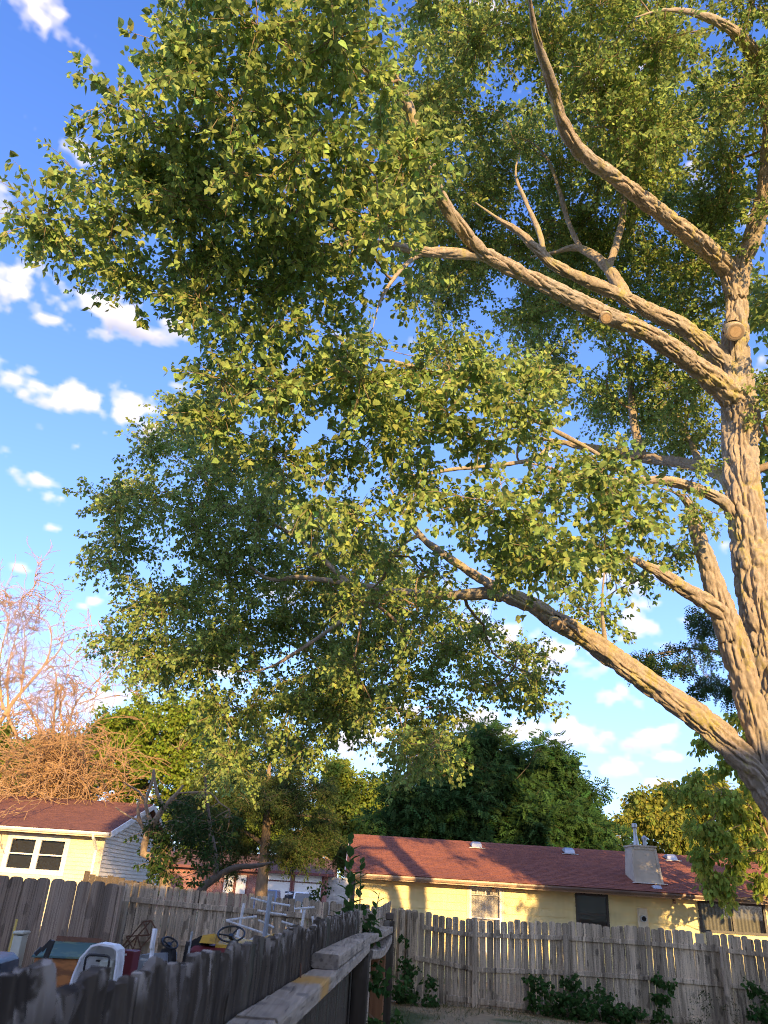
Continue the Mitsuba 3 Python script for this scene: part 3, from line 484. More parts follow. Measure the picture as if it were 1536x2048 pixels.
plank(FD + '__rail', [(of(-.4) + .05, -.4, .7), (of(3) + .05, 3.0, .72), (of(6.9) + .05, 6.9, .7)], .09, .045, 'wood_rail', seed=5)
put(FD + '__nail', rod((nb(2.75) + .03, 2.75, 1.855), (nb(2.75) + .026, 2.752, 1.90), .0025, 6), 'rusty_steel')
put(FD + '__post', turn(box(-.045, .045, -.045, .045, .1, 1.805, .006), 5.0, .07), 'wood_near'); put(FD + '__post', turn(box(-.05, .05, -.02, .03, .1, 1.755, .006), 6.35, .06), 'wood_red'); put(FD + '__post', turn(box(-.045, .045, -.045, .045, .1, 1.93, .006), 6.98, .085), 'wood_near')
put(FD + '__post_top', turn(box(-.03, .035, -.03, .03, 1.932, 1.985, .008), 6.98, .085), 'bark_dark')
def shift(m, d):
    m.apply_translation(d); return m
MB_ = (-.09, 0, -.075)
# ---------------------------------------------------------------- things in the left yard
def torus(c, R_, r, axis, n=40, k=8):
    axis = unit(np.array(axis, float)); a = np.cross(axis, (0, 0, 1.0) if abs(axis[2]) < .9 else (1.0, 0, 0)); a /= np.linalg.norm(a); b = np.cross(axis, a); u = np.arange(n) * 2 * np.pi / n; v = np.arange(k) * 2 * np.pi / k
    d = np.cos(u)[:, None] * a + np.sin(u)[:, None] * b
    V = np.array(c) + d[:, None] * (R_ + r * np.cos(v))[None, :, None] + axis * (r * np.sin(v))[None, :, None]
    i, j = np.meshgrid(np.arange(n), np.arange(k), indexing='ij'); i2, j2 = (i + 1) % n, (j + 1) % k
    f = np.stack([i * k + j, i2 * k + j, i2 * k + j2, i * k + j2], -1).reshape(-1, 4); return mesh(V.reshape(-1, 3), np.vstack([f[:, [0, 1, 2]], f[:, [0, 2, 3]]]))
def wheel_x(key, x, y, z, r, w):
    k = put(key, trimesh.creation.cylinder(radius=r, height=w, sections=28, transform=trimesh.transformations.translation_matrix((x, y, z)) @ trimesh.transformations.rotation_matrix(math.pi / 2, (0, 1, 0))), 'black_rubber', 40)
    put(k + '__rim', trimesh.creation.cylinder(radius=r * .55, height=w * 1.06, sections=20, transform=trimesh.transformations.translation_matrix((x, y, z)) @ trimesh.transformations.rotation_matrix(math.pi / 2, (0, 1, 0))), 'white_plastic', 40)
def steering(key, c, R_, axis, foot):
    s = put(key, torus(c, R_, .013, axis), 'black_plastic', True); ax_ = unit(np.array(axis, float)); a = unit(np.cross(axis, (1, 0, .2))); b = np.cross(ax_, a); h = np.array(c) - ax_ * .03
    for t in (90, 210, 330):
        d = math.cos(math.radians(t)) * a + math.sin(math.radians(t)) * b; put(s + '__spoke', rod(h, np.array(c) + d * R_, .011), 'black_plastic')
    put(s + '__hub', rod(h - ax_ * .03, h + ax_ * .02, .035, 14), 'black_plastic'); put(s + '__column', rod(h, foot, .025, 10), 'black_plastic')
k = num('riding_mower'); tag(k, 'yellow riding tractor with big black steering wheel behind the near fence', 'tractor')
put(k + '__seat', hull([(-2.16, 12.2, 1.38), (-1.94, 12.2, 1.38), (-2.14, 12.3, 1.47), (-1.98, 12.3, 1.50), (-2.13, 12.6, 1.46), (-1.95, 12.6, 1.46), (-2.16, 12.7, 1.36), (-1.94, 12.7, 1.36)]), 'yellow_paint', 40)
put(k + '__hood', hull([(-1.95, 12.3, 1.2), (-1.42, 12.3, 1.2), (-1.95, 12.3, 1.37), (-1.45, 12.3, 1.37), (-1.9, 12.5, 1.425), (-1.5, 12.5, 1.415), (-1.9, 13.2, 1.42), (-1.5, 13.2, 1.40), (-1.95, 13.3, 1.1), (-1.42, 13.3, 1.1)]), 'yellow_paint', 40)
put(k + '__body', box(-2.3, -1.5, 12.25, 13.6, .62, 1.33, .05), 'maroon_paint'); put(k + '__engine_cover', hull([(-2.42, 12.5, .8), (-2.1, 12.5, .8), (-2.4, 12.5, 1.34), (-2.2, 12.5, 1.45), (-2.08, 12.6, 1.44), (-2.42, 13, .8), (-2.1, 13, .8), (-2.4, 13, 1.3), (-2.1, 13, 1.4)]), 'black_plastic', 40)
steering(k + '__steering_wheel', (-1.77, 12.45, 1.50), .185, (0.0, -.55, 1), (-1.74, 12.75, 1.3))
for a, b, r in ((-2.45, 12.5, .36), (-1.35, 12.5, .36), (-2.3, 13.6, .25), (-1.5, 13.6, .25)): wheel_x(k + '__wheel', a, b, .22 + r, r, .2)
k = num('lawn_tractor'); tag(k, 'dark grey lawn tractor with small tilted black steering wheel against the back fence', 'tractor')
steering(k + '__steering_wheel', (-2.60, 12.4, 1.345), .115, (.45, -.5, 1), (-2.64, 12.5, 1.1))
put(k + '__hood', hull([(-3.05, 12.2, 1.0), (-2.55, 12.2, 1.0), (-3.0, 12.2, 1.18), (-2.6, 12.2, 1.24), (-3.0, 13.0, 1.16), (-2.6, 13, 1.2), (-3.05, 13, .8), (-2.55, 13, .8)]), 'grey_paint', 40)
put(k + '__dashboard', hull([(-2.72, 12.35, 1.1), (-2.52, 12.35, 1.1), (-2.70, 12.4, 1.27), (-2.56, 12.4, 1.29), (-2.7, 12.6, 1.25), (-2.54, 12.6, 1.25), (-2.72, 12.65, 1.1), (-2.52, 12.65, 1.1)]), 'black_plastic', 40)
put(k + '__body', box(-3.05, -2.55, 12.25, 13.6, .5, .98, .05), 'black_plastic')
for a, b, r in ((-3.15, 12.3, .3), (-2.45, 12.3, .3), (-3.1, 13.5, .2), (-2.5, 13.5, .2)): wheel_x(k + '__wheel', a, b, .22 + r, r, .16)
k = num('pipe_rack'); tag(k, 'rack of white plastic pipes crossing a grey metal post in the left yard', 'pipe rack')
put(k + '__post', tube([(-1.47, 14, .2, .04), (-1.46, 14, 1.3, .038), (-1.44, 14, 2.03, .036)], 14), 'grey_paint', True)
P_ = [((-1.73, 13.9, 1.95), (-1.46, 14.05, 1.90)), ((-1.42, 14, 1.905), (-1.10, 13.9, 1.88)), ((-1.62, 14, 1.78), (-1.46, 14, 1.765)), ((-1.44, 14, 1.76), (-1.15, 14, 1.74)), ((-1.57, 13.92, 1.645), (-1.34, 14.1, 1.55)), ((-2.09, 13.95, 1.61), (-1.22, 14.05, 1.40)), ((-2.09, 13.95, 1.615), (-1.63, 14.1, 1.69)), ((-1.93, 14, 1.40), (-1.6, 14, 1.31)), ((-1.80, 14, 1.28), (-1.58, 14, 1.415)), ((-1.22, 14.02, 1.645), (-.93, 14.02, 1.585)), ((-1.02, 14, 1.835), (-.71, 14, 1.875))]
for a, b in P_: put(k + '__pipe', rod(a, b, .0155, 10), 'white_plastic')
for a, b in (((-1.85, 14.03, 1.87), (-2.0, 14.03, .25)), ((-.865, 14.03, 1.87), (-.97, 14.03, .25)), ((-.73, 14, 1.75), (-.69, 14, 1.62)), ((-1.10, 14, 1.57), (-1.085, 14, 1.50))): put(k + '__upright', rod(a, b, .022, 10), 'white_plastic')
k = num('yellow_bucket'); tag(k, 'small tipped yellow bucket beside the foot of the grey post', 'bucket')
put(k, trimesh.creation.annulus(r_min=.062, r_max=.07, height=.17, sections=28, transform=trimesh.transformations.translation_matrix((-1.22, 12.4, 1.45)) @ trimesh.transformations.rotation_matrix(1.2, (.3, 1, 0))), 'yellow_paint', own=True)
put(k + '__bottom', trimesh.creation.cylinder(radius=.062, height=.012, sections=28, transform=trimesh.transformations.translation_matrix((-1.22, 12.4, 1.45)) @ trimesh.transformations.rotation_matrix(1.2, (.3, 1, 0)) @ trimesh.transformations.translation_matrix((0, 0, -.07))), 'yellow_paint')
k = num('workbench'); tag(k, 'low workbench holding the yellow bucket in the left yard', 'bench')
put(k + '__top', box(-1.45, -1.0, 12.15, 12.75, 1.33, 1.365), 'wood_brown')
for a in (-1.42, -1.04):
    for b in (12.19, 12.7): put(k + '__leg', box(a - .02, a + .02, b - .02, b + .02, .2, 1.328), 'wood_brown')
k = num('lattice_frame'); tag(k, 'rusty triangular steel lattice frame leaning at the corner of the brown fence', 'lattice frame')
q = dict(a=(-2.68, 11, 1.64), b=(-2.585, 11, 1.66), c=(-2.50, 11, 1.56), d=(-2.855, 11, 1.47), e=(-2.58, 11, 1.50), f=(-2.745, 11, 1.335), g=(-2.65, 11, 1.345), h=(-3.05, 11.1, 1.15), i=(-2.83, 10.9, 1.1), m=(-2.72, 11, 1.48))
for s, e in ('ab', 'bc', 'ae', 'ah', 'bm', 'mh', 'de', 'df', 'mf', 'mg', 'fg', 'ci', 'ec'): put(k + '__bar', rod(q[s], q[e], .0085, 7), 'rusty_steel')
for s in 'fghi': put(k + '__leg', rod(q[s], (q[s][0] - .1, q[s][1], .22), .0085, 7), 'rusty_steel')
k = num('metal_pole'); tag(k, 'bright metal pole with a clamp standing just behind the gap in the near fence', 'pole')
put(k + '__tube', tube([(-1.03, 4.5, 1.885, .013), (-1.03, 4.5, 1.80, .012), (-1.03, 4.52, 1.79, .011), (-1.03, 4.52, .22, .011)], 12), 'white_metal', True)
put(k + '__side_tube', rod((-1.008, 4.49, 1.735), (-1.012, 4.49, .3), .010, 10), 'white_metal'); put(k + '__clamp', cat([box(-1.055, -1.0, 4.475, 4.51, 1.722, 1.736), box(-1.075, -.99, 4.485, 4.50, 1.742, 1.75)]), 'galvanized')
k = num('metal_pole'); tag(k, 'thin silver pole with a black bracket beside the yellow tractor', 'pole')
put(k + '__tube', rod((-1.68, 9, 1.665), (-1.70, 9, .22), .012, 10), 'galvanized'); put(k + '__bracket', box(-1.72, -1.685, 8.97, 9.02, 1.54, 1.575), 'black_plastic')
k = num('storage_box'); tag(k, 'orange plywood box with a faded green slanting lid against the brown fence', 'box')
put(k + '__body', hull([(-2.85, 8.0, .25), (-2.47, 8.0, .25), (-2.85, 8.0, 1.43), (-2.47, 8.0, 1.44), (-2.85, 8.55, .25), (-2.47, 8.55, .25), (-2.85, 8.55, 1.50), (-2.47, 8.55, 1.51)]), 'plywood')
put(k + '__lid', hull([(-2.875, 7.98, 1.435), (-2.45, 7.98, 1.445), (-2.875, 7.98, 1.45), (-2.45, 7.98, 1.46), (-2.90, 8.6, 1.53), (-2.47, 8.6, 1.535), (-2.90, 8.6, 1.515), (-2.47, 8.6, 1.52)]), 'green_lid')
put(k + '__back_strip', box(-2.90, -2.47, 8.602, 8.62, 1.50, 1.575), 'rusty_steel')
k = num('jack_stand'); tag(k, 'black upright jack lever standing in front of the green lidded box', 'jack')
put(k + '__lever', cat([beam((-2.66, 7.6, 1.27), (-2.59, 7.6, 1.60), .04, .035), beam((-2.60, 7.6, 1.60), (-2.66, 7.58, 1.52), .03, .03), beam((-2.66, 7.58, 1.54), (-2.70, 7.56, 1.49), .035, .03)]), 'black_plastic')
put(k + '__foot', hull([(-2.70, 7.58, 1.3), (-2.60, 7.58, 1.3), (-2.66, 7.58, 1.45), (-2.62, 7.58, 1.45), (-2.72, 7.65, .25), (-2.56, 7.65, .25)]), 'black_plastic')
k = num('white_cart'); tag(k, 'white moulded plastic cart body with a black tube handle next to the green lidded box', 'cart')
sh = [(-2.22, 1.30), (-2.20, 1.45), (-2.165, 1.575), (-2.09, 1.665), (-2.03, 1.682), (-1.90, 1.672), (-1.855, 1.645), (-1.84, 1.56), (-1.83, 1.30)]
put(k + '__back_panel', hull([(x, y, z) for x, z in sh for y in (7.22, 7.25)]), 'white_plastic', 40)
for (a, b) in zip(sh[:-1], sh[1:]): put(k + '__rim', beam((a[0], 7.12, a[1]), (b[0], 7.12, b[1]), .016, .2, (0, 1, 0)), 'white_plastic')
put(k + '__base', box(-2.24, -1.82, 7.0, 7.6, .55, 1.32, .03), 'white_plastic')
put(k + '__handle', tube(spline([(-2.11, 7.02, 1.42, .010), (-2.11, 7.0, 1.58, .010), (-2.10, 7.0, 1.595, .010), (-2.08, 7.0, 1.605, .010), (-1.93, 7.0, 1.605, .010), (-1.905, 7.0, 1.595, .010), (-1.90, 7.0, 1.57, .010), (-1.90, 7.02, 1.42, .010)], .02), 8), 'black_plastic', True)
put(k + '__slot', box(-2.085, -2.035, 7.205, 7.215, 1.543, 1.556), 'black_plastic'); put(k + '__tray', box(-2.00, -1.88, 7.05, 7.15, 1.36, 1.57, .01), 'beige_plastic')
for x in (-2.28, -1.78): wheel_x(k + '__wheel', x, 7.3, .46, .24, .06)
for q_ in [q_ for q_ in scene if q_.startswith('white_cart__')]: scene[q_]['to_world'] = T().translate([-2.03, 7.1, .25]).scale([.88, 1, .965]).translate([2.03, -7.1, -.25])
k = num('red_crate'); tag(k, 'small maroon crate with a white mark behind the white cart', 'crate')
put(k, box(-2.66, -2.48, 10.0, 10.3, 1.12, 1.385, .008), 'maroon_paint', own=True); put(k + '__mark', cat([box(-2.60, -2.585, 9.992, 9.998, 1.27, 1.36), box(-2.584, -2.555, 9.993, 9.998, 1.342, 1.36)]), 'white_metal')
k = num('crate_stand'); tag(k, 'dark stand carrying the maroon crate', 'stand'); put(k, box(-2.7, -2.45, 9.98, 10.35, .22, 1.118, .02), 'black_plastic', own=True)
k = num('mower_bag'); tag(k, 'dark navy rounded plastic hood at the left edge above the near fence', 'mower hood')
put(k + '__shell', shift(hull([(-2.75, 6.0, 1.2), (-2.27, 6.0, 1.2), (-2.75, 6.0, 1.62), (-2.31, 6.0, 1.645), (-2.28, 6.0, 1.62), (-2.272, 6.02, 1.56), (-2.31, 6.02, 1.52), (-2.75, 6.5, 1.2), (-2.27, 6.5, 1.2), (-2.75, 6.4, 1.67), (-2.35, 6.4, 1.665), (-2.3, 6.4, 1.63)]), MB_), 'navy_plastic', 40)
put(k + '__rim', shift(tube(spline([(-2.6, 5.99, 1.635, .009), (-2.34, 5.99, 1.635, .009), (-2.30, 5.99, 1.61, .009), (-2.295, 5.99, 1.56, .009), (-2.33, 5.99, 1.525, .009), (-2.6, 5.99, 1.52, .009)], .02), 6), MB_), 'black_plastic'); put(k + '__base', box(-2.85, -2.32, 5.95, 6.6, .35, 1.42, .05), 'black_plastic')
put(k + '__latch', box(-2.36, -2.31, 5.93, 5.97, 1.43, 1.46, .006), 'white_metal')
k = num('utility_pedestal'); tag(k, 'pale beige utility pedestal in front of the brown fence', 'utility box')
put(k + '__case', hull([(-3.34, 8.65, .2), (-3.24, 8.65, .2), (-3.335, 8.65, 1.55), (-3.25, 8.65, 1.55), (-3.34, 8.8, .2), (-3.24, 8.8, .2), (-3.335, 8.8, 1.56), (-3.25, 8.8, 1.56)]), 'beige_plastic'); put(k + '__cap', box(-3.345, -3.238, 8.63, 8.82, 1.562, 1.59, .008), 'beige_plastic')
k = num('marker_stake'); tag(k, 'thin yellow stake beside the beige utility pedestal', 'stake'); put(k, beam((-3.375, 8.7, .2), (-3.36, 8.7, 1.69), .02, .012, (0, 1, 0)), 'yellow_stake', own=True)
# ---------------------------------------------------------------- vehicles at the far garage
def car(name, label, x, y, w, h, paintk, cab0, cab1, mir):
    k = num(name); tag(k, label, 'car', 'vehicles parked before the far garage')
    z = .05
    put(k + '__body', hull([(x + s * w / 2 * a, yy, z + zz) for s in (-1, 1) for a, yy, zz in ((.92, y - 2.3, .5), (1, y - 2.2, .9), (1, y + 2.2, .95), (.95, y + 2.3, .5), (1, y, .35), (1, y, 1.05))]), paintk, 30)
    c = put(k + '__cabin', hull([(x + s * a, yy, z + zz) for s in (-1, 1) for a, yy, zz in ((w / 2 * .95, cab0 - .55, 1.0), (w / 2 * .80, cab0, h), (w / 2 * .80, cab1, h), (w / 2 * .95, cab1 + .3, 1.0))]), paintk, 30)
    put(c + '__windshield', (np.array([(x - w * .40, cab0 - .50, z + 1.09), (x + w * .40, cab0 - .50, z + 1.09), (x + w * .345, cab0 - .085, z + h - .08), (x - w * .345, cab0 - .085, z + h - .08)]), np.array([(0, 1, 2), (0, 2, 3)])), 'car_glass')
    for s in (-1, 1):
        put(c + '__side_window', hull([(x + s * (w / 2 * .95 + .004), cab0 - .2, z + 1.08), (x + s * (w / 2 * .95 + .004), cab1 + .1, z + 1.08), (x + s * (w / 2 * .83 + .004), cab1 - .02, z + h - .08), (x + s * (w / 2 * .83 + .004), cab0 + .05, z + h - .08), (x + s * (w / 2 * .9), cab0, z + 1.3)]), 'car_glass')
        put(k + '__mirror', box(x + s * w / 2 - .1 + s * .12, x + s * w / 2 + .1 + s * .12, y - 1.5 + .45, y - 1.32 + .45, z + 1.05, z + 1.22, .03), 'black_plastic')
        for b in (-1.4, 1.45): wheel_x(k + '__wheel', x + s * (w / 2 - .1), y + b, .36, .34, .22)
car('parked_car', 'dark blue car half hidden behind the pine trunk at the far garage', -6.95, 65.5, 1.9, 2.0, 'car_blue', 64.6, 67.2, 1)
car('parked_car', 'pale blue white car in front of the right garage door', -4.15, 65.5, 1.75, 1.98, 'car_white', 64.6, 66.2, 1)
k = num('trash_bin'); tag(k, 'dark bin with a white bundle on top between the two parked cars', 'bin')
put(k + '__body', hull([(-5.55, 65, .1), (-5.0, 65, .1), (-5.62, 65, 1.75), (-4.93, 65, 1.75), (-5.55, 65.6, .1), (-5.0, 65.6, .1), (-5.62, 65.6, 1.75), (-4.93, 65.6, 1.75)]), 'navy_plastic'); put(k + '__bundle', hull(np.random.default_rng(3).normal(size=(40, 3)) * np.array([.12, .1, .05]) + np.array([-5.25, 65.1, 1.86])), 'white_plastic', 30); put(k + '__lid', hull([(-5.65, 65.2, 1.9), (-4.9, 65.2, 1.9), (-5.65, 65.6, 2.02), (-4.9, 65.6, 2.02), (-5.6, 65.3, 1.98), (-4.95, 65.3, 1.98)]), 'black_plastic')

# ---------------------------------------------------------------- the cottonwood
TRUNK=[(5.01,9.30,0.17,0.340),(5.04,9.30,1.41,0.307),(5.02,9.30,2.74,0.291),(4.91,9.25,3.58,0.279),(4.87,9.20,4.49,0.266),(4.82,9.10,5.40,0.281),(4.80,9.05,6.12,0.277),(4.80,9.00,7.11,0.268),(4.87,9.00,7.90,0.270),(4.93,8.95,8.45,0.268),(4.94,8.90,9.02,0.237),(4.93,8.80,9.48,0.211),(4.98,8.70,9.95,0.191),(5.02,8.65,10.39,0.171),(5.02,8.60,10.69,0.165)]
LIMBS=[
[(5.02,8.65,10.29,0.170),(4.76,8.40,10.74,0.170),(3.59,7.40,10.45,0.138),(2.64,6.60,10.14,0.117),(1.98,6.00,9.88,0.103),(1.71,5.70,9.94,0.095),(1.55,5.40,10.01,0.079),(1.34,5.00,9.98,0.057),(1.19,4.70,9.93,0.045),(1.08,4.40,9.98,0.036),(0.91,4.00,9.88,0.028)],
[(5.00,8.65,10.29,0.170),(5.10,8.50,10.85,0.172),(5.20,8.30,11.16,0.168),(5.25,8.00,11.45,0.158),(5.23,7.60,11.81,0.152),(5.14,7.20,12.24,0.143),(4.90,6.80,12.57,0.129),(4.55,6.40,12.63,0.115),(4.14,6.10,12.56,0.089),(3.59,5.80,12.30,0.063),(2.99,5.50,11.83,0.039),(2.51,5.30,11.29,0.023)],
[(4.96,8.98,8.06,0.209),(4.80,8.80,8.55,0.231),(4.52,8.60,8.66,0.207),(4.01,8.30,8.81,0.169),(3.29,7.80,8.80,0.149),(2.55,7.30,8.65,0.129),(1.88,6.80,8.48,0.116),(1.31,6.30,8.26,0.104),(0.87,5.90,8.09,0.093),(0.56,5.55,8.10,0.085),(0.34,5.30,8.22,0.078),(0.22,5.10,8.38,0.072),(0.10,4.95,8.60,0.067),(0.01,4.85,8.78,0.057),(-0.11,4.70,8.95,0.035),(-0.30,4.50,9.07,0.023),(-0.49,4.30,9.14,0.016)],
[(0.96,6.00,8.17,0.084),(0.71,5.85,8.03,0.079),(0.44,5.70,7.87,0.070),(0.16,5.50,7.67,0.063),(-0.06,5.40,7.61,0.050),(-0.32,5.40,7.63,0.038),(-0.59,5.50,7.68,0.029),(-0.90,5.60,7.79,0.025),(-1.22,5.70,7.95,0.020)],
[(0.21,5.55,7.70,0.034),(0.07,5.50,7.51,0.029),(-0.06,5.40,7.19,0.025),(-0.16,5.35,6.87,0.020),(-0.20,5.30,6.53,0.013)],
[(4.89,8.90,8.75,0.213),(4.83,8.85,9.19,0.195),(4.52,8.70,9.38,0.165),(4.10,8.50,9.55,0.149),(3.50,8.20,9.56,0.132),(2.93,7.90,9.55,0.115),(2.47,7.70,9.57,0.100),(2.02,7.50,9.60,0.088),(1.72,7.30,9.68,0.077),(1.51,7.20,9.82,0.064),(1.24,7.10,9.91,0.048),(0.91,7.00,10.08,0.032)],
[(3.13,8.00,9.55,0.116),(2.99,7.95,9.81,0.110),(2.89,7.95,10.03,0.097),(2.73,8.00,10.32,0.081),(2.49,8.10,10.56,0.061),(2.22,8.20,10.55,0.047),(1.88,8.30,10.52,0.033)],
[(2.56,8.10,10.54,0.050),(2.41,8.10,11.10,0.048),(2.31,8.10,11.72,0.041),(2.21,8.20,12.43,0.031),(2.00,8.20,12.81,0.024),(1.69,8.20,13.01,0.016)],
[(1.87,7.40,9.65,0.045),(1.81,7.40,10.06,0.046),(1.65,7.40,10.60,0.037),(1.52,7.40,11.13,0.031),(1.59,7.40,11.64,0.018)],
[(2.87,7.95,10.02,0.059),(3.05,8.00,10.56,0.064),(3.17,8.00,11.06,0.058),(3.23,8.00,11.53,0.052),(3.25,8.10,12.24,0.042),(3.24,8.20,13.04,0.032)],
[(4.64,9.00,6.88,0.113),(4.43,8.85,6.99,0.099),(4.03,8.60,7.00,0.087),(3.53,8.30,6.92,0.078),(3.14,8.10,6.80,0.067),(2.79,7.90,6.64,0.053),(2.14,7.60,6.46,0.046),(1.81,7.40,6.47,0.036),(1.50,7.20,6.40,0.024)],
[(4.76,9.00,7.22,0.101),(4.76,9.60,7.87,0.102),(4.53,10.20,8.37,0.105),(4.23,10.80,8.79,0.111),(3.76,11.00,8.98,0.101),(3.25,11.10,9.12,0.081),(2.77,11.20,9.27,0.060),(2.19,11.30,9.39,0.039)],
[(4.18,10.80,8.76,0.099),(4.14,10.90,9.54,0.081),(4.20,11.00,10.45,0.075),(4.25,11.10,11.25,0.055),(4.19,11.20,12.03,0.038)],
[(4.79,10.10,8.29,0.061),(4.93,10.60,9.01,0.061),(4.93,11.00,9.87,0.048),(4.84,11.20,10.59,0.031)],
[(4.73,9.30,3.57,0.193),(4.55,9.10,4.01,0.193),(4.37,8.90,4.66,0.195),(4.24,8.80,5.19,0.199),(4.10,8.70,5.67,0.159),(3.97,8.60,6.12,0.123),(3.86,8.50,6.40,0.099),(3.77,8.40,6.66,0.068),(3.53,8.20,6.71,0.037),(3.25,8.10,6.71,0.021)],
[(4.24,8.80,5.08,0.150),(4.11,8.70,5.36,0.144),(3.80,8.50,5.47,0.118),(3.40,8.20,5.52,0.098),(3.12,8.00,5.57,0.079),(2.87,7.80,5.57,0.055),(2.53,7.60,5.58,0.033),(2.15,7.40,5.58,0.021)],
[(4.89,9.35,3.05,0.257),(4.70,9.30,3.41,0.266),(4.47,9.25,3.72,0.257),(4.13,9.20,4.02,0.242),(3.85,9.15,4.24,0.214),(3.49,9.10,4.45,0.188),(3.14,9.05,4.67,0.186),(2.85,9.05,4.87,0.182),(2.50,9.05,5.11,0.166),(2.21,9.10,5.29,0.162),(1.98,9.15,5.46,0.151),(1.74,9.25,5.60,0.141),(1.44,9.35,5.68,0.120),(1.13,9.50,5.70,0.099),(0.69,9.70,5.74,0.080),(0.15,10.00,5.89,0.062),(-0.49,10.30,6.07,0.054),(-1.17,10.60,6.22,0.052),(-1.64,10.80,6.24,0.041),(-2.07,10.90,6.52,0.034),(-2.67,11.00,6.86,0.023)],
[(2.82,9.05,4.90,0.036),(2.76,8.95,5.22,0.031),(2.75,8.85,5.57,0.028),(2.80,8.75,6.06,0.019)],
[(1.66,9.30,5.65,0.097),(1.22,9.20,5.87,0.077),(0.76,9.10,6.11,0.065),(0.48,9.00,6.29,0.052),(0.20,8.90,6.65,0.039),(-0.02,8.80,6.99,0.026)],
[(2.85,11.20,9.25,0.052),(2.15,10.00,8.12,0.042),(0.88,9.30,7.46,0.035),(0.45,9.00,7.18,0.027),(-0.09,8.80,7.10,0.020)],
[(3.06,8.05,6.75,0.042),(2.28,7.40,6.74,0.034),(1.47,7.00,6.88,0.030),(0.62,6.80,7.14,0.024),(-0.15,6.60,7.19,0.021),(-0.87,6.60,7.00,0.016),(-1.48,6.60,6.82,0.010)],
[(0.15,10.00,5.87,0.048),(-0.38,10.30,5.59,0.042),(-1.06,10.60,5.13,0.035),(-1.61,10.80,4.86,0.025),(-2.35,11.00,4.87,0.014)],
[(-0.42,10.30,6.05,0.043),(-1.24,10.60,6.82,0.041),(-2.25,10.80,7.36,0.035),(-3.34,11.00,7.56,0.020)],
[(-0.32,5.40,7.63,0.033),(-0.81,5.50,7.99,0.029),(-1.59,5.70,8.43,0.028),(-2.35,5.90,8.44,0.021),(-3.05,6.00,8.34,0.013)],
[(0.01,4.85,8.78,0.043),(-0.42,4.90,9.37,0.035),(-1.18,5.00,9.92,0.031),(-1.97,5.10,10.26,0.021),(-2.58,5.20,10.54,0.014)],
]
CLUMPS_SEEN=406
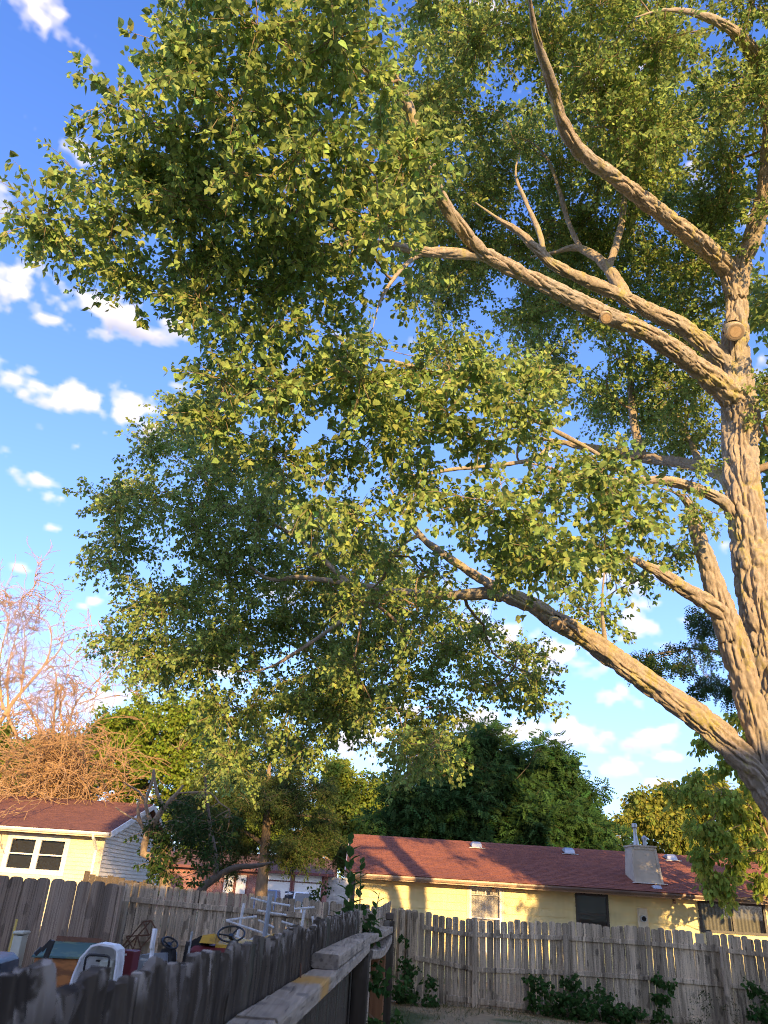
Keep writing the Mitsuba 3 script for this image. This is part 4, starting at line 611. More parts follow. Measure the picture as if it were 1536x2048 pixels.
CLUMPS=[(-0.48,5.05,8.07,0.40),(-1.68,3.98,9.44,0.50),(-0.71,3.13,8.19,0.51),(-2.58,5.19,8.24,0.45),(-1.41,4.32,7.19,0.37),(-1.80,3.45,8.42,0.55),(-0.56,4.19,8.56,0.47),(-2.08,4.42,8.64,0.48),(-1.26,4.52,8.08,0.47),(-0.44,4.27,7.56,0.37),(-2.18,4.34,7.72,0.37),(-1.94,5.05,8.86,0.46),(-1.12,5.53,8.69,0.43),(-0.22,5.11,9.09,0.44),(-0.98,4.32,9.44,0.55),(-0.40,5.83,8.55,0.43),(-1.20,3.63,7.96,0.47),(-0.98,5.00,9.08,0.49),(-0.93,4.87,7.58,0.38),(-1.74,3.81,7.70,0.43),(-0.19,4.64,7.09,0.48),(-1.21,3.49,8.67,0.47),(-0.62,3.39,8.69,0.38),(-2.09,4.42,9.25,0.47),(-2.61,4.56,8.29,0.42),(-0.02,4.68,7.91,0.46),(-0.63,3.78,8.13,0.54),(-1.52,5.28,8.44,0.46),(-1.20,4.14,8.90,0.42),(0.03,4.95,8.39,0.48),(-0.71,3.89,9.50,0.51),(-0.29,4.60,8.76,0.53),(-2.18,4.94,8.02,0.52),(-1.72,3.77,8.97,0.37),(-0.89,4.33,7.48,0.53),(-0.87,4.66,8.55,0.48),(-0.86,5.78,8.35,0.39),(-2.05,5.33,8.46,0.45),(-1.35,4.04,8.04,0.38),(-1.35,3.25,8.22,0.48),(-0.10,5.46,8.32,0.41),(-1.52,4.90,9.09,0.39),(-1.34,4.76,8.50,0.47),(-1.75,4.44,7.85,0.38),(-0.96,5.41,7.98,0.43),(-1.37,4.02,7.54,0.38),(-1.97,4.12,8.30,0.52),(-0.53,5.48,8.50,0.47),(-1.15,5.29,7.51,0.46),(-3.21,6.30,7.94,0.42),(-2.61,5.13,7.56,0.49),(-1.99,5.97,8.76,0.39),(-1.87,5.64,7.01,0.54),(-1.75,6.71,7.55,0.57),(-3.18,5.38,8.22,0.45),(-1.96,5.08,8.13,0.48),(-1.02,6.29,8.31,0.53),(-2.18,6.06,7.64,0.44),(-1.24,5.93,7.43,0.55),(-3.13,5.00,7.22,0.54),(-1.67,6.25,8.10,0.57),(-2.64,5.65,7.25,0.46),(-2.34,5.55,8.44,0.48),(-2.33,6.61,7.94,0.55),(-1.43,5.53,8.10,0.56),(-2.85,5.83,7.90,0.52),(-2.66,5.94,8.46,0.39),(-1.25,5.97,8.03,0.49),(-1.88,5.39,7.51,0.43),(-0.88,5.58,7.53,0.44),(-2.66,5.05,8.15,0.49),(-1.97,4.94,7.55,0.57),(-2.21,6.18,8.16,0.47),(-1.83,5.54,8.31,0.53),(-1.81,5.90,7.62,0.38),(-1.45,6.60,8.24,0.41),(-3.37,5.66,7.64,0.39),(-0.98,5.64,6.86,0.38),(-0.87,6.11,8.09,0.45),(0.11,5.97,7.71,0.39),(-0.49,5.70,7.43,0.43),(-1.70,6.68,6.87,0.42),(-1.59,5.92,6.33,0.47),(-0.65,6.41,7.62,0.37),(-0.41,5.08,7.26,0.39),(-0.46,7.32,6.35,0.52),(2.26,6.37,5.59,0.46),(-1.71,6.16,6.02,0.41),(0.92,6.50,6.20,0.47),(-1.99,7.28,6.88,0.47),(0.97,7.83,6.10,0.43),(-0.44,6.29,6.73,0.53),(2.39,7.69,5.74,0.46),(1.11,6.32,5.37,0.55),(1.70,7.39,6.85,0.42),(-0.21,6.99,5.47,0.37),(0.99,6.81,7.16,0.40),(-0.51,6.84,7.43,0.48),(0.27,7.70,6.51,0.51),(-1.05,5.85,6.22,0.50),(0.27,6.55,7.04,0.50),(-1.13,6.68,6.71,0.38),(0.08,6.56,6.23,0.46),(2.23,7.00,5.19,0.41),(0.54,7.02,7.66,0.53),(1.63,6.92,5.92,0.51),(-1.03,6.59,5.91,0.50),(0.88,7.11,5.77,0.39),(0.80,6.15,6.77,0.52),(2.28,6.86,6.12,0.48),(1.66,8.02,5.77,0.53),(0.30,6.48,5.56,0.38),(-0.23,6.88,6.81,0.51),(2.71,7.22,5.80,0.51),(1.32,6.04,6.33,0.39),(1.51,6.50,6.96,0.45),(1.52,7.59,5.52,0.52),(-0.65,6.40,5.35,0.40),(-0.03,7.40,7.05,0.48),(1.57,6.49,4.97,0.53),(0.52,6.03,6.20,0.37),(2.11,7.39,6.39,0.40),(-0.37,8.00,6.14,0.37),(-1.47,7.01,7.19,0.43),(-0.90,7.18,7.16,0.53),(-1.14,7.74,6.35,0.39),(1.97,5.98,5.64,0.41),(1.19,6.91,5.21,0.42),(-0.29,5.85,6.40,0.54),(0.49,7.08,6.70,0.52),(1.29,7.00,6.67,0.44),(-1.69,6.97,6.29,0.43),(0.36,7.16,6.13,0.45),(-1.22,6.54,7.25,0.39),(-0.69,11.45,7.31,0.64),(-3.19,10.93,5.77,0.79),(-0.71,12.76,5.14,0.52),(-2.85,10.49,7.79,0.54),(-2.51,12.68,5.87,0.74),(0.29,11.34,6.22,0.71),(-3.82,11.40,7.84,0.73),(-1.40,11.47,5.87,0.79),(-1.86,10.23,7.14,0.72),(-2.61,11.95,5.30,0.69),(-3.94,10.87,6.69,0.65),(-1.33,12.73,6.27,0.56),(-0.57,10.98,5.88,0.54),(-0.04,11.34,4.82,0.64),(0.04,12.45,6.15,0.52),(-2.67,11.86,6.99,0.68),(-2.39,11.10,6.36,0.79),(-3.39,12.44,5.22,0.62),(-1.87,11.21,7.88,0.52),(-2.79,10.50,6.89,0.66),(0.11,12.41,7.33,0.60),(-0.95,12.36,7.28,0.54),(-3.76,12.00,6.12,0.61),(-2.48,10.93,5.08,0.78),(-0.56,11.90,5.42,0.70),(-3.32,9.62,7.64,0.59),(-0.94,10.54,7.24,0.67),(-2.84,11.43,8.52,0.66),(-3.83,9.88,6.77,0.66),(-1.91,11.36,7.06,0.73),(-4.45,11.64,6.71,0.58),(-2.59,11.54,7.73,0.80),(-0.94,10.94,6.56,0.77),(-0.72,11.66,6.23,0.62),(-0.04,10.77,6.65,0.70),(-3.44,10.92,8.89,0.74),(-3.16,11.36,5.08,0.61),(-1.43,11.79,7.62,0.51),(-3.00,11.00,7.36,0.58),(-1.86,11.94,5.36,0.51),(-3.07,12.24,6.36,0.70),(0.32,12.11,6.81,0.79),(-1.72,12.27,6.80,0.72),(-0.60,12.60,6.64,0.62),(-2.01,10.88,5.60,0.69),(-3.98,10.64,7.42,0.56),(-3.93,12.21,5.51,0.78),(-0.59,12.76,5.87,0.67),(-0.03,11.23,5.54,0.66),(-0.33,12.29,4.90,0.71),(-0.69,11.15,4.99,0.71),(-1.99,10.14,7.92,0.67),(-3.15,10.25,8.69,0.66),(-2.47,9.07,8.17,0.55),(-2.40,10.87,8.20,0.49),(1.56,10.88,4.93,0.41),(0.85,11.38,6.20,0.43),(0.59,11.79,4.35,0.50),(0.50,10.76,5.33,0.43),(2.40,11.15,5.46,0.47),(1.65,11.31,5.69,0.39),(1.48,10.21,5.43,0.49),(0.51,10.77,4.35,0.40),(0.83,11.57,5.11,0.49),(1.07,10.63,5.34,0.60),(2.12,11.57,5.08,0.51),(2.08,10.66,5.34,0.43),(1.04,11.16,5.53,0.42),(2.17,10.22,4.88,0.42),(1.02,11.48,4.55,0.47),(1.20,11.35,5.98,0.57),(1.14,10.92,4.49,0.42),(2.37,11.17,4.74,0.53),(0.89,10.94,4.12,0.60),(0.40,10.95,4.76,0.44),(1.84,11.17,5.06,0.43),(1.48,11.66,5.15,0.50),(-0.93,11.74,3.98,0.45),(-2.20,12.96,3.93,0.66),(-1.23,12.92,4.96,0.59),(-1.02,12.71,4.09,0.47),(-1.96,11.64,3.73,0.59),(-1.84,12.29,4.47,0.49),(-0.42,11.35,4.60,0.58),(-0.59,12.77,4.87,0.46),(-0.47,12.10,4.56,0.66),(-1.00,11.66,4.66,0.54),(-1.71,11.35,4.49,0.45),(-2.36,12.78,4.46,0.63),(-2.20,11.75,4.45,0.62),(-1.60,12.65,3.93,0.49),(-1.13,11.21,4.49,0.66),(-1.62,12.49,4.97,0.49),(0.41,9.56,3.84,0.39),(0.50,10.47,3.54,0.32),(0.83,10.04,3.77,0.39),(0.81,9.47,3.74,0.31),(0.40,10.09,3.72,0.42),(0.59,9.75,3.50,0.35),(-0.38,8.28,5.74,0.52),(0.66,8.52,5.57,0.43),(0.46,8.15,4.90,0.47),(-0.19,9.19,5.48,0.34),(-0.25,8.20,5.07,0.49),(0.05,8.69,5.83,0.40),(0.26,10.71,5.01,0.51),(0.03,9.96,4.22,0.38),(-0.23,9.68,4.68,0.53),(4.78,10.87,12.28,0.67),(1.93,9.33,11.79,0.72),(0.69,8.40,14.17,0.57),(3.73,9.53,14.24,0.59),(3.40,10.56,9.90,0.51),(0.86,11.48,13.06,0.73),(4.25,12.59,11.16,0.77),(3.99,9.10,11.51,0.60),(2.89,11.13,13.01,0.77),(1.40,10.32,12.41,0.73),(1.52,10.35,14.24,0.58),(0.51,7.81,13.14,0.63),(4.66,10.09,9.68,0.70),(5.75,11.47,10.94,0.55),(2.52,8.56,12.86,0.52),(1.98,9.05,14.00,0.69),(2.87,11.29,11.33,0.72),(4.02,9.09,12.85,0.70),(2.72,9.77,12.60,0.77),(4.21,10.50,13.32,0.53),(0.54,9.45,12.04,0.68),(4.11,10.41,11.40,0.52),(1.89,10.91,13.37,0.60),(4.47,11.48,10.03,0.63),(0.63,9.44,15.17,0.57),(3.98,11.47,12.19,0.68),(0.91,10.46,11.62,0.67),(3.01,10.04,11.78,0.58),(1.43,8.78,12.88,0.62),(5.31,10.08,12.65,0.77),(2.84,9.59,10.86,0.79),(5.00,10.78,9.18,0.79),(5.09,10.42,10.76,0.66),(0.47,10.47,13.82,0.52),(2.89,8.83,13.59,0.80),(4.72,9.92,11.69,0.66),(4.56,9.50,10.66,0.78),(3.01,8.22,12.16,0.53),(4.88,9.82,13.74,0.73),(1.24,8.50,13.60,0.61),(4.26,10.16,12.62,0.76),(1.52,9.74,13.48,0.71),(1.03,8.62,12.20,0.62),(4.95,9.03,12.11,0.72),(2.90,11.76,12.37,0.58),(4.91,11.60,11.24,0.55),(2.00,9.64,14.80,0.67),(2.35,11.06,12.11,0.73),(3.85,10.06,10.29,0.57),(5.20,12.21,10.46,0.68),(0.45,9.51,13.79,0.68),(3.02,9.15,12.18,0.80),(4.21,12.08,10.67,0.64),(0.79,10.13,13.14,0.60),(3.28,10.05,13.25,0.51),(1.29,9.47,12.48,0.65),(5.33,11.40,10.28,0.61),(2.10,10.00,10.81,0.62),(4.72,8.70,11.13,0.74),(3.62,9.64,11.15,0.64),(3.50,9.61,12.47,0.69),(4.48,10.61,10.32,0.77),(3.55,8.48,11.63,0.54),(3.35,12.14,11.42,0.53),(1.18,10.68,13.00,0.71),(3.71,10.10,11.86,0.53),(1.22,9.71,11.66,0.57),(2.58,9.69,13.62,0.74),(0.55,10.95,12.44,0.70),(0.41,9.43,12.84,0.74),(5.65,11.11,11.95,0.67),(5.20,9.34,12.71,0.65),(3.45,10.94,13.29,0.63),(5.51,7.71,9.58,0.53),(4.37,6.20,11.45,0.68),(5.22,7.61,11.09,0.46),(6.21,8.41,10.45,0.55),(5.68,8.98,9.10,0.60),(4.55,6.70,12.44,0.63),(5.07,8.38,8.51,0.45),(3.18,7.74,13.48,0.55),(0.27,6.30,12.94,0.72),(1.95,6.42,14.05,0.55),(2.27,5.12,12.18,0.56),(2.79,6.81,12.04,0.70),(0.80,5.99,11.88,0.67),(0.75,7.67,14.19,0.52),(0.29,6.57,14.77,0.59),(2.94,5.60,13.13,0.69),(0.76,6.09,13.89,0.61),(2.96,6.39,14.48,0.51),(1.14,5.50,12.92,0.51),(3.02,5.86,11.78,0.69),(1.90,6.48,12.63,0.67),(0.23,6.97,11.89,0.76),(3.15,6.59,11.14,0.73),(1.20,6.68,14.64,0.56),(3.52,6.85,13.95,0.67),(2.58,7.35,12.75,0.53),(1.98,6.87,13.37,0.76),(1.24,6.63,13.32,0.56),(3.16,8.07,12.43,0.57),(3.97,8.12,13.17,0.61),(1.20,5.08,12.14,0.57),(2.57,7.28,13.60,0.68),(2.78,6.49,13.60,0.57),(3.47,6.31,12.60,0.64),(0.18,5.53,12.67,0.74),(1.83,5.89,13.40,0.59),(0.68,7.14,13.58,0.64),(1.84,7.20,14.07,0.74),(0.23,7.70,12.73,0.74),(3.62,7.92,12.00,0.64),(2.91,6.38,12.77,0.73),(2.34,5.86,12.47,0.55),(2.22,6.04,11.46,0.52),(2.00,6.36,14.80,0.70),(3.12,7.40,11.43,0.67),(3.42,8.45,12.91,0.77),(2.40,6.52,11.76,0.69),(3.50,7.21,11.85,0.54),(2.79,7.11,14.39,0.54),(2.48,6.50,11.02,0.66),(0.36,8.25,13.70,0.58),(3.32,7.46,12.44,0.74),(0.39,5.73,13.33,0.53),(1.93,5.41,13.01,0.54),(5.05,6.05,12.64,0.53),(4.50,6.54,14.48,0.56),(6.14,8.08,12.99,0.64),(5.42,7.41,12.04,0.58),(5.82,6.69,13.95,0.51),(4.93,5.52,13.53,0.64),(3.93,5.97,13.84,0.73),(5.45,6.44,13.36,0.51),(4.49,6.06,13.10,0.66),(5.31,6.02,13.99,0.70),(5.61,7.15,12.99,0.65),(5.33,6.45,12.21,0.73),(5.10,8.91,12.75,0.73),(4.69,7.42,13.06,0.68),(5.26,8.22,14.11,0.53),(4.93,8.08,12.56,0.70),(5.44,9.51,13.37,0.61),(5.12,8.57,12.20,0.50),(5.13,8.31,13.23,0.50),(3.71,8.12,6.47,0.43),(3.90,8.32,7.09,0.34),(3.77,8.79,6.18,0.45),(2.98,10.03,5.74,0.52),(3.33,9.95,6.50,0.40),(2.72,10.46,6.23,0.40),(3.50,9.49,6.16,0.44),(6.40,10.10,6.44,0.48),(6.39,11.04,4.72,0.54),(6.84,9.90,8.45,0.49),(7.12,11.19,6.52,0.45),(6.28,10.69,7.41,0.57),(5.83,8.95,7.76,0.60),(1.28,9.61,9.36,0.69),(-0.49,9.18,9.46,0.50),(1.98,8.86,8.81,0.63),(2.41,9.92,9.59,0.56),(0.78,8.63,8.92,0.48),(11.14,7.85,13.98,0.68),(9.92,11.99,13.50,0.73),(11.54,7.98,9.46,0.82),(8.22,11.10,11.18,0.73),(10.23,9.07,9.79,0.83),(9.51,11.33,13.70,0.82),(8.59,7.94,10.05,0.78),(7.05,7.74,10.95,0.75),(6.41,8.12,13.72,0.75),(11.80,7.04,9.16,0.81),(11.19,7.46,9.10,0.81),(8.67,11.65,9.23,0.67),(7.79,11.95,10.15,0.65),(7.61,9.51,13.20,0.56),(9.63,7.82,11.89,0.69),(6.80,7.46,9.14,0.56),(10.09,9.65,10.67,0.68),(6.73,8.14,9.44,0.63),(6.60,8.06,13.50,0.63),(11.60,9.84,12.72,0.63),(10.73,7.99,12.23,0.56),(11.95,10.63,9.55,0.82),(11.95,11.36,12.59,0.72),(7.70,7.10,12.85,0.71),(11.39,8.35,11.97,0.55),(7.09,11.36,13.19,0.75),(6.50,10.02,11.70,0.57),(8.47,10.45,11.33,0.53),(11.15,9.27,11.49,0.68),(9.05,7.14,11.40,0.84),(10.50,8.45,13.09,0.59),(11.77,8.60,8.70,0.81),(6.89,8.96,13.24,0.70),(11.17,7.64,11.36,0.74),(9.68,9.38,9.92,0.66),(8.40,9.79,9.36,0.72),(6.56,9.98,8.71,0.72),(6.53,11.76,9.55,0.83),(7.38,9.23,11.50,0.82),(9.92,9.20,8.84,0.74),(6.98,11.08,9.49,0.69),(11.74,9.47,9.26,0.65),(6.80,10.97,12.25,0.68),(8.74,11.83,10.46,0.80),(9.37,10.37,10.86,0.82),(7.15,9.87,9.99,0.81),(10.44,11.88,10.65,0.58),(11.24,11.24,12.55,0.52),(6.54,9.10,10.49,0.76),(7.98,7.37,13.29,0.62),(10.82,8.07,13.98,0.76),(11.11,11.18,12.59,0.83),(10.52,10.47,13.46,0.67),(9.47,11.00,10.79,0.75),(9.58,7.09,11.78,0.63),(7.69,8.90,10.61,0.70),(10.04,11.96,9.44,0.56),(7.23,9.39,9.34,0.79),(8.57,8.35,13.57,0.80),(10.22,8.84,12.00,0.75),(7.73,11.74,10.71,0.80),(6.37,9.01,13.67,0.79),(10.51,9.67,12.51,0.66),(11.91,9.45,13.21,0.65),(9.34,7.03,11.15,0.80),(7.33,10.90,10.54,0.66),(7.41,11.55,11.08,0.72),(11.53,7.81,12.58,0.64),(11.71,7.96,11.78,0.63),(6.96,8.55,9.60,0.73),(9.64,8.03,7.65,0.74),(10.08,9.52,8.16,0.59),(11.14,7.64,7.58,0.75),(10.52,10.15,5.72,0.63),(10.48,8.04,6.42,0.85),(9.61,8.17,6.57,0.77),(9.09,8.86,6.24,0.70),(9.00,9.62,4.94,0.64),(10.11,7.78,6.68,0.84),(10.38,10.10,6.68,0.68),(8.54,8.62,5.23,0.62),(10.87,7.67,4.99,0.88),(10.20,9.16,5.84,0.62),(9.99,8.66,7.89,0.59),(8.84,9.05,7.28,0.66),(10.31,9.74,8.02,0.78),(8.59,8.69,6.38,0.88),(10.59,9.06,7.47,0.72),(10.94,9.86,5.86,0.64),(10.21,10.00,6.85,0.56),(9.41,8.49,6.22,0.64),(8.73,8.80,4.68,0.70),(9.29,8.42,5.29,0.70),(10.60,9.18,6.87,0.63),(10.29,8.56,5.53,0.75),(8.66,7.73,7.49,0.88),(11.03,10.35,7.32,0.57),(10.27,7.60,5.88,0.56),(8.54,8.78,6.21,0.67),(10.96,8.98,5.36,0.60),(9.50,9.43,4.80,0.78),(10.28,9.77,4.84,0.66),(9.10,8.45,7.76,0.88),(10.47,8.29,7.37,0.66),(10.77,8.64,5.76,0.83),(11.03,10.44,7.16,0.79),(8.86,8.52,5.95,0.58),(10.06,7.65,5.12,0.57),(8.84,9.75,6.13,0.58),(9.24,7.67,6.64,0.61),(10.58,8.73,7.90,0.54),(10.60,8.26,6.20,0.60),(8.88,7.80,7.16,0.63),(10.78,9.82,4.63,0.70),(8.89,9.39,5.99,0.84),(9.67,9.89,7.15,0.86),(8.60,7.95,6.81,0.65),(8.77,10.41,4.69,0.71),(10.36,8.90,7.42,0.58),(10.88,7.89,5.24,0.79),(8.55,7.99,5.05,0.66),(9.80,7.94,6.98,0.87),(11.11,8.52,5.72,0.68),(10.40,8.76,4.62,0.80),(10.14,8.71,5.91,0.60),(11.12,10.35,7.23,0.84),(9.77,8.74,8.16,0.73),(10.10,8.77,5.96,0.87),(10.01,9.98,6.48,0.61),(10.19,8.60,6.30,0.67),(10.69,7.91,5.76,0.82),(9.35,9.14,5.56,0.75),(9.56,9.26,7.97,0.79),(10.32,8.90,4.99,0.83),(10.19,8.82,8.20,0.58),(9.45,9.71,5.21,0.78),(8.91,7.96,5.70,0.85),(9.48,9.93,5.28,0.64),(9.91,7.56,4.71,0.67),(9.99,9.03,7.27,0.87),(9.58,8.95,6.30,0.55),(10.88,10.49,4.98,0.80),(10.63,8.32,4.70,0.76),(9.76,8.66,5.41,0.73),(8.54,8.71,7.60,0.60),(8.98,7.87,7.25,0.83),(10.94,7.94,6.86,0.79),(8.99,8.88,6.22,0.87),(8.98,7.74,8.15,0.88),(9.20,9.54,4.66,0.63),(9.87,10.48,7.22,0.82),(10.42,7.86,6.33,0.70),(10.25,8.84,6.56,0.87),(9.92,7.73,6.80,0.75),(8.60,8.62,7.69,0.61),(10.50,10.37,4.63,0.76),(10.00,8.79,7.57,0.79),(9.19,10.49,6.42,0.58),(10.98,7.88,4.71,0.80),(10.28,10.25,6.39,0.65),(11.08,9.59,7.46,0.76),(8.99,10.42,6.27,0.72),(9.17,8.85,6.39,0.67),(11.11,9.83,8.12,0.83),(9.74,8.56,7.81,0.81),(9.15,9.84,7.19,0.76),(8.70,7.88,6.83,0.63),(8.52,9.44,6.53,0.73),(10.68,8.40,6.83,0.87),(8.94,8.96,7.63,0.61),(9.70,9.57,5.61,0.74),(11.13,9.91,6.56,0.81),(8.88,8.50,8.00,0.79),(10.58,9.57,7.65,0.72),(9.71,7.56,7.44,0.79),(10.14,10.41,4.91,0.61),(9.18,9.95,7.10,0.88),(10.72,8.06,6.28,0.68),(9.23,10.04,6.20,0.65),(9.89,7.53,6.82,0.68),(9.67,9.22,5.14,0.65),(11.11,8.90,5.95,0.88),(9.27,9.82,4.66,0.63),(9.77,8.19,4.70,0.58),(10.73,9.01,7.17,0.77),(4.18,6.51,15.96,0.84),(0.38,10.90,13.18,0.70),(6.22,6.54,13.67,0.71),(7.24,6.69,15.45,0.85),(5.24,10.43,16.43,0.82),(1.38,10.71,15.80,0.80),(8.51,5.80,13.46,0.90),(0.31,11.26,14.84,0.78),(0.04,8.56,15.99,0.63),(4.59,8.78,15.47,0.68),(5.89,9.79,16.69,0.62),(8.92,9.96,16.71,0.64),(0.06,9.05,13.99,0.81),(1.11,8.29,15.93,0.69),(8.82,6.78,13.93,0.73),(7.19,7.02,16.41,0.62),(7.67,8.35,15.43,0.81),(2.63,9.84,15.79,0.82),(0.09,10.25,15.78,0.77),(8.13,8.23,16.13,0.73),(6.62,9.23,16.82,0.76),(5.62,5.12,15.24,0.65),(8.56,9.09,13.51,0.66),(2.97,11.01,13.68,0.90),(5.50,10.54,16.51,0.89),(7.86,11.75,13.03,0.88)]
STUBS=[(2.52,7.20,8.51,0.121),(4.80,8.50,9.57,0.156),(2.18,8.95,5.20,0.110)]

R = np.random.default_rng(4)
CW = num('cottonwood_tree'); tag(CW, 'huge cottonwood tree with furrowed trunk at right and leafy limbs over the yard', 'tree')
put(CW + '__trunk', tube(spline([(*q[:3], q[3] * .93) for q in TRUNK], .023), 170, bark=.06, furrow=.075, seed=1), 'bark', True)
nodes, nrad = [], []
for i, l in enumerate(LIMBS):
    l = [list(q) for q in l]; l = [[q[0], q[1], q[2], q[3] * (.76 if i == 16 else .86)] for q in l]; l[0][3] *= 1.1; l[-2][3] *= .65; l[-1][3] *= .35; big = max(q[3] for q in l)
    s = spline(l, .028 if big > .08 else .045); put(CW + '__limb', tube(s, 84 if big > .12 else (44 if big > .06 else (22 if big > .03 else 10)), bark=.048 if big > .03 else .008, furrow=.06, seed=10 + i), 'bark', True)
    p = spline(l, .25); p = p[len(p) // 3:] if big > .1 else p; nodes += list(p[:, :3]); nrad += list(p[:, 3])
for i, (x, y, z, r) in enumerate(STUBS):
    c = np.array([x, y, z]); r = r * (.62, .8, .7)[i]; d = unit(EYE - c + np.array([.5, -2, -3])); c2 = c + d * r * (1.55, 1.75, 1.6)[i]
    st = put(CW + '__cut_stub', tube([(*(c - d * r), r * 1.15), (*(c + d * r * .6), r * 1.05), (*(c2 - d * .012), r), (*c2, r * .93)], 28, bark=.004, seed=50 + i), 'bark', True)
    put(st + '__face', tube([(*c2, r * .86), (*(c2 + d * .005), r * .84)], 28), 'bark_warm'); put(st + '__heartwood', tube([(*(c2 + d * .004), r * .6), (*(c2 + d * .009), r * .58)], 24), 'cut_wood')
CL = np.array(CLUMPS)
order = np.argsort([min(np.linalg.norm(np.array(nodes) - c[:3], axis=1)) for c in CL])
par, cpts, start = {}, [], []
N = [np.array(n) for n in nodes]; owner = [-1] * len(N); base = {}
for ci in order:
    c = CL[ci, :3]; A = np.array(N); dv = c - A; dist = np.linalg.norm(dv, axis=1) + .25 * np.clip(A[:, 2] - c[2], 0, None); j = int(np.argmin(dist)); par[ci] = owner[j]; base[ci] = nrad[j] if j < len(nrad) else None; a = A[j]; L = np.linalg.norm(c - a)
    m = (a + c) / 2 + R.normal(size=3) * .12 * L + np.array([0, 0, .06 * L]); path = [a, a * .7 + m * .3 + R.normal(size=3) * .04 * L, m, m * .4 + c * .6 + R.normal(size=3) * .05 * L, c]; start.append((ci, path)); N += [m, path[3], c]; owner += [ci] * 3
load = {ci: 1 for ci in order}
for ci in order[::-1]:
    if par[ci] >= 0: load[par[ci]] += load[ci]
bl = []; br_ = {}
for ci, path in start:
    r = min(.0075 * math.sqrt(load[ci]) + .004, .75 * (base[ci] if base[ci] is not None else br_[par[ci]])); r = max(r, .006); br_[ci] = r; bl.append(spline([(*q, r * (1 - .55 * t / 4)) for t, q in enumerate(path)], .09))
v, f = many_tubes(bl, 6); put(CW + '__branches', (v, f), 'bark_warm', True); tag(CW + '__branches', kind='stuff')
def clump_leaves(CL, per, twigs, leafsize, R, hang=.5, tl=1.0):
    pos, tip, nrm, lines = [], [], [], []
    for x, y, z, r in CL:
        nt = max(5, int(twigs * (r / .45) ** 2)); c = np.array([x, y, z])
        d = unit(R.normal(size=(nt, 3)) * np.array([1, 1, .85])); ln = r * (.5 + .75 * R.random(nt)) * tl; s0 = c + d * (ln * R.uniform(.0, .35, nt))[:, None]; e = c + d * ln[:, None] + np.array([0, 0, -.18]) * (ln * R.uniform(.2, 1.4, nt))[:, None]
        mid = (s0 + e) / 2 + R.normal(size=(nt, 3)) * .05 * r + np.array([0, 0, .05 * r])
        for a, b, m in zip(s0, e, mid):
            lines.append(np.array([(*a, .0048), (*m, .0034), (*b, .0016)]))
            k = int(per * np.linalg.norm(b - a) / .4 * R.uniform(.6, 1.3)) + 4; t = 1 - .95 * R.random(k) ** 1.4
            q = a * ((1 - t) ** 2)[:, None] + m * (2 * t * (1 - t))[:, None] + b * (t ** 2)[:, None]; o = unit(R.normal(size=(k, 3)) + unit(b - a) * .5); q = q + o * R.uniform(.02, .075, k)[:, None] * (leafsize / .085)
            pos.append(q); tip.append(o * .75 + np.array([0, 0, -hang]) + R.normal(size=(k, 3)) * .25); nrm.append(R.normal(size=(k, 3)) + np.array([0, -.15, .55]))
    return np.vstack(pos), np.vstack(tip), np.vstack(nrm), lines
SD = np.arange(len(CL)) >= CLUMPS_SEEN
pos, tip, nrm, lines = clump_leaves(CL[~SD], 20.0, 23, .066, R, tl=.92); npos, ntip, nnrm, nl = clump_leaves(CL[SD], 6.0, 14, .11, R)      # leaves of the crown outside the picture: fewer
ns = len(pos); pos, tip, nrm, lines = np.vstack([pos, npos]), np.vstack([tip, ntip]), np.vstack([nrm, nnrm]), lines + nl
size = np.where(np.arange(len(pos)) < ns, .0545, .115) * (1 + .22 * R.normal(size=len(pos))).clip(.5, 1.5)
v, f = many_tubes(lines, 3); put(CW + '__twigs', (v, f), 'twig'); tag(CW + '__twigs', kind='stuff')
GREEN = (.315, .405, .125)
dist = np.linalg.norm(pos - EYE, axis=1); ang = (pos - EYE) @ FWD / dist; lateral = np.abs((pos - EYE) @ np.cross(FWD, UPV)) / ((pos - EYE) @ FWD)
key = np.where((ang > .8) & (lateral < .49), size / dist, 0); pick = np.argsort(-key)[:1500]; pick = R.permutation(pick)[:290]
rest = np.ones(len(pos), bool); rest[pick] = False
near = dist < 8.5
V_, F_, C_, at = [], [], [], 0
for m_, tpl in ((rest & near, LEAF_ROUND), (rest & ~near, LEAF_DELTA)):
    v, f = leaves(pos[m_], tip[m_], nrm[m_], size[m_], tpl); n = int(m_.sum()); g = (1 + .25 * R.normal(size=(n, 1))).clip(.45, 1.6)
    V_.append(v); F_.append(f + at); at += len(v); C_.append(np.repeat((np.array([GREEN]) * g * (1 + .1 * R.normal(size=(n, 3)) * np.array([1, .3, .6]))).clip(.01, .7), len(tpl[0]), 0))
put(CW + '__crown', (np.vstack(V_), np.vstack(F_)), 'leaf_waxy', False, color=np.vstack(C_)); tag(CW + '__crown', kind='stuff'); print('near leaves', int(near.sum()))
tv, tf = LEAF_ROUND; shapes = [mikit.ply((tv, tf), 'leaf_waxy', False, color=np.repeat(np.array([GREEN]) * g, len(tv), 0)) for g in (.75, .9, 1.0, 1.12, 1.3)]
for i in pick:
    a = unit(tip[i]); s = unit(np.cross(a, nrm[i])); n = np.cross(s, a); M = np.eye(4); M[:3, 0], M[:3, 1], M[:3, 2], M[:3, 3] = s * size[i], a * size[i], n * size[i], pos[i]
    put_copy(CW + '__leaf', shapes[i % 5], T(M.tolist()))
print('cottonwood leaves', len(pos))

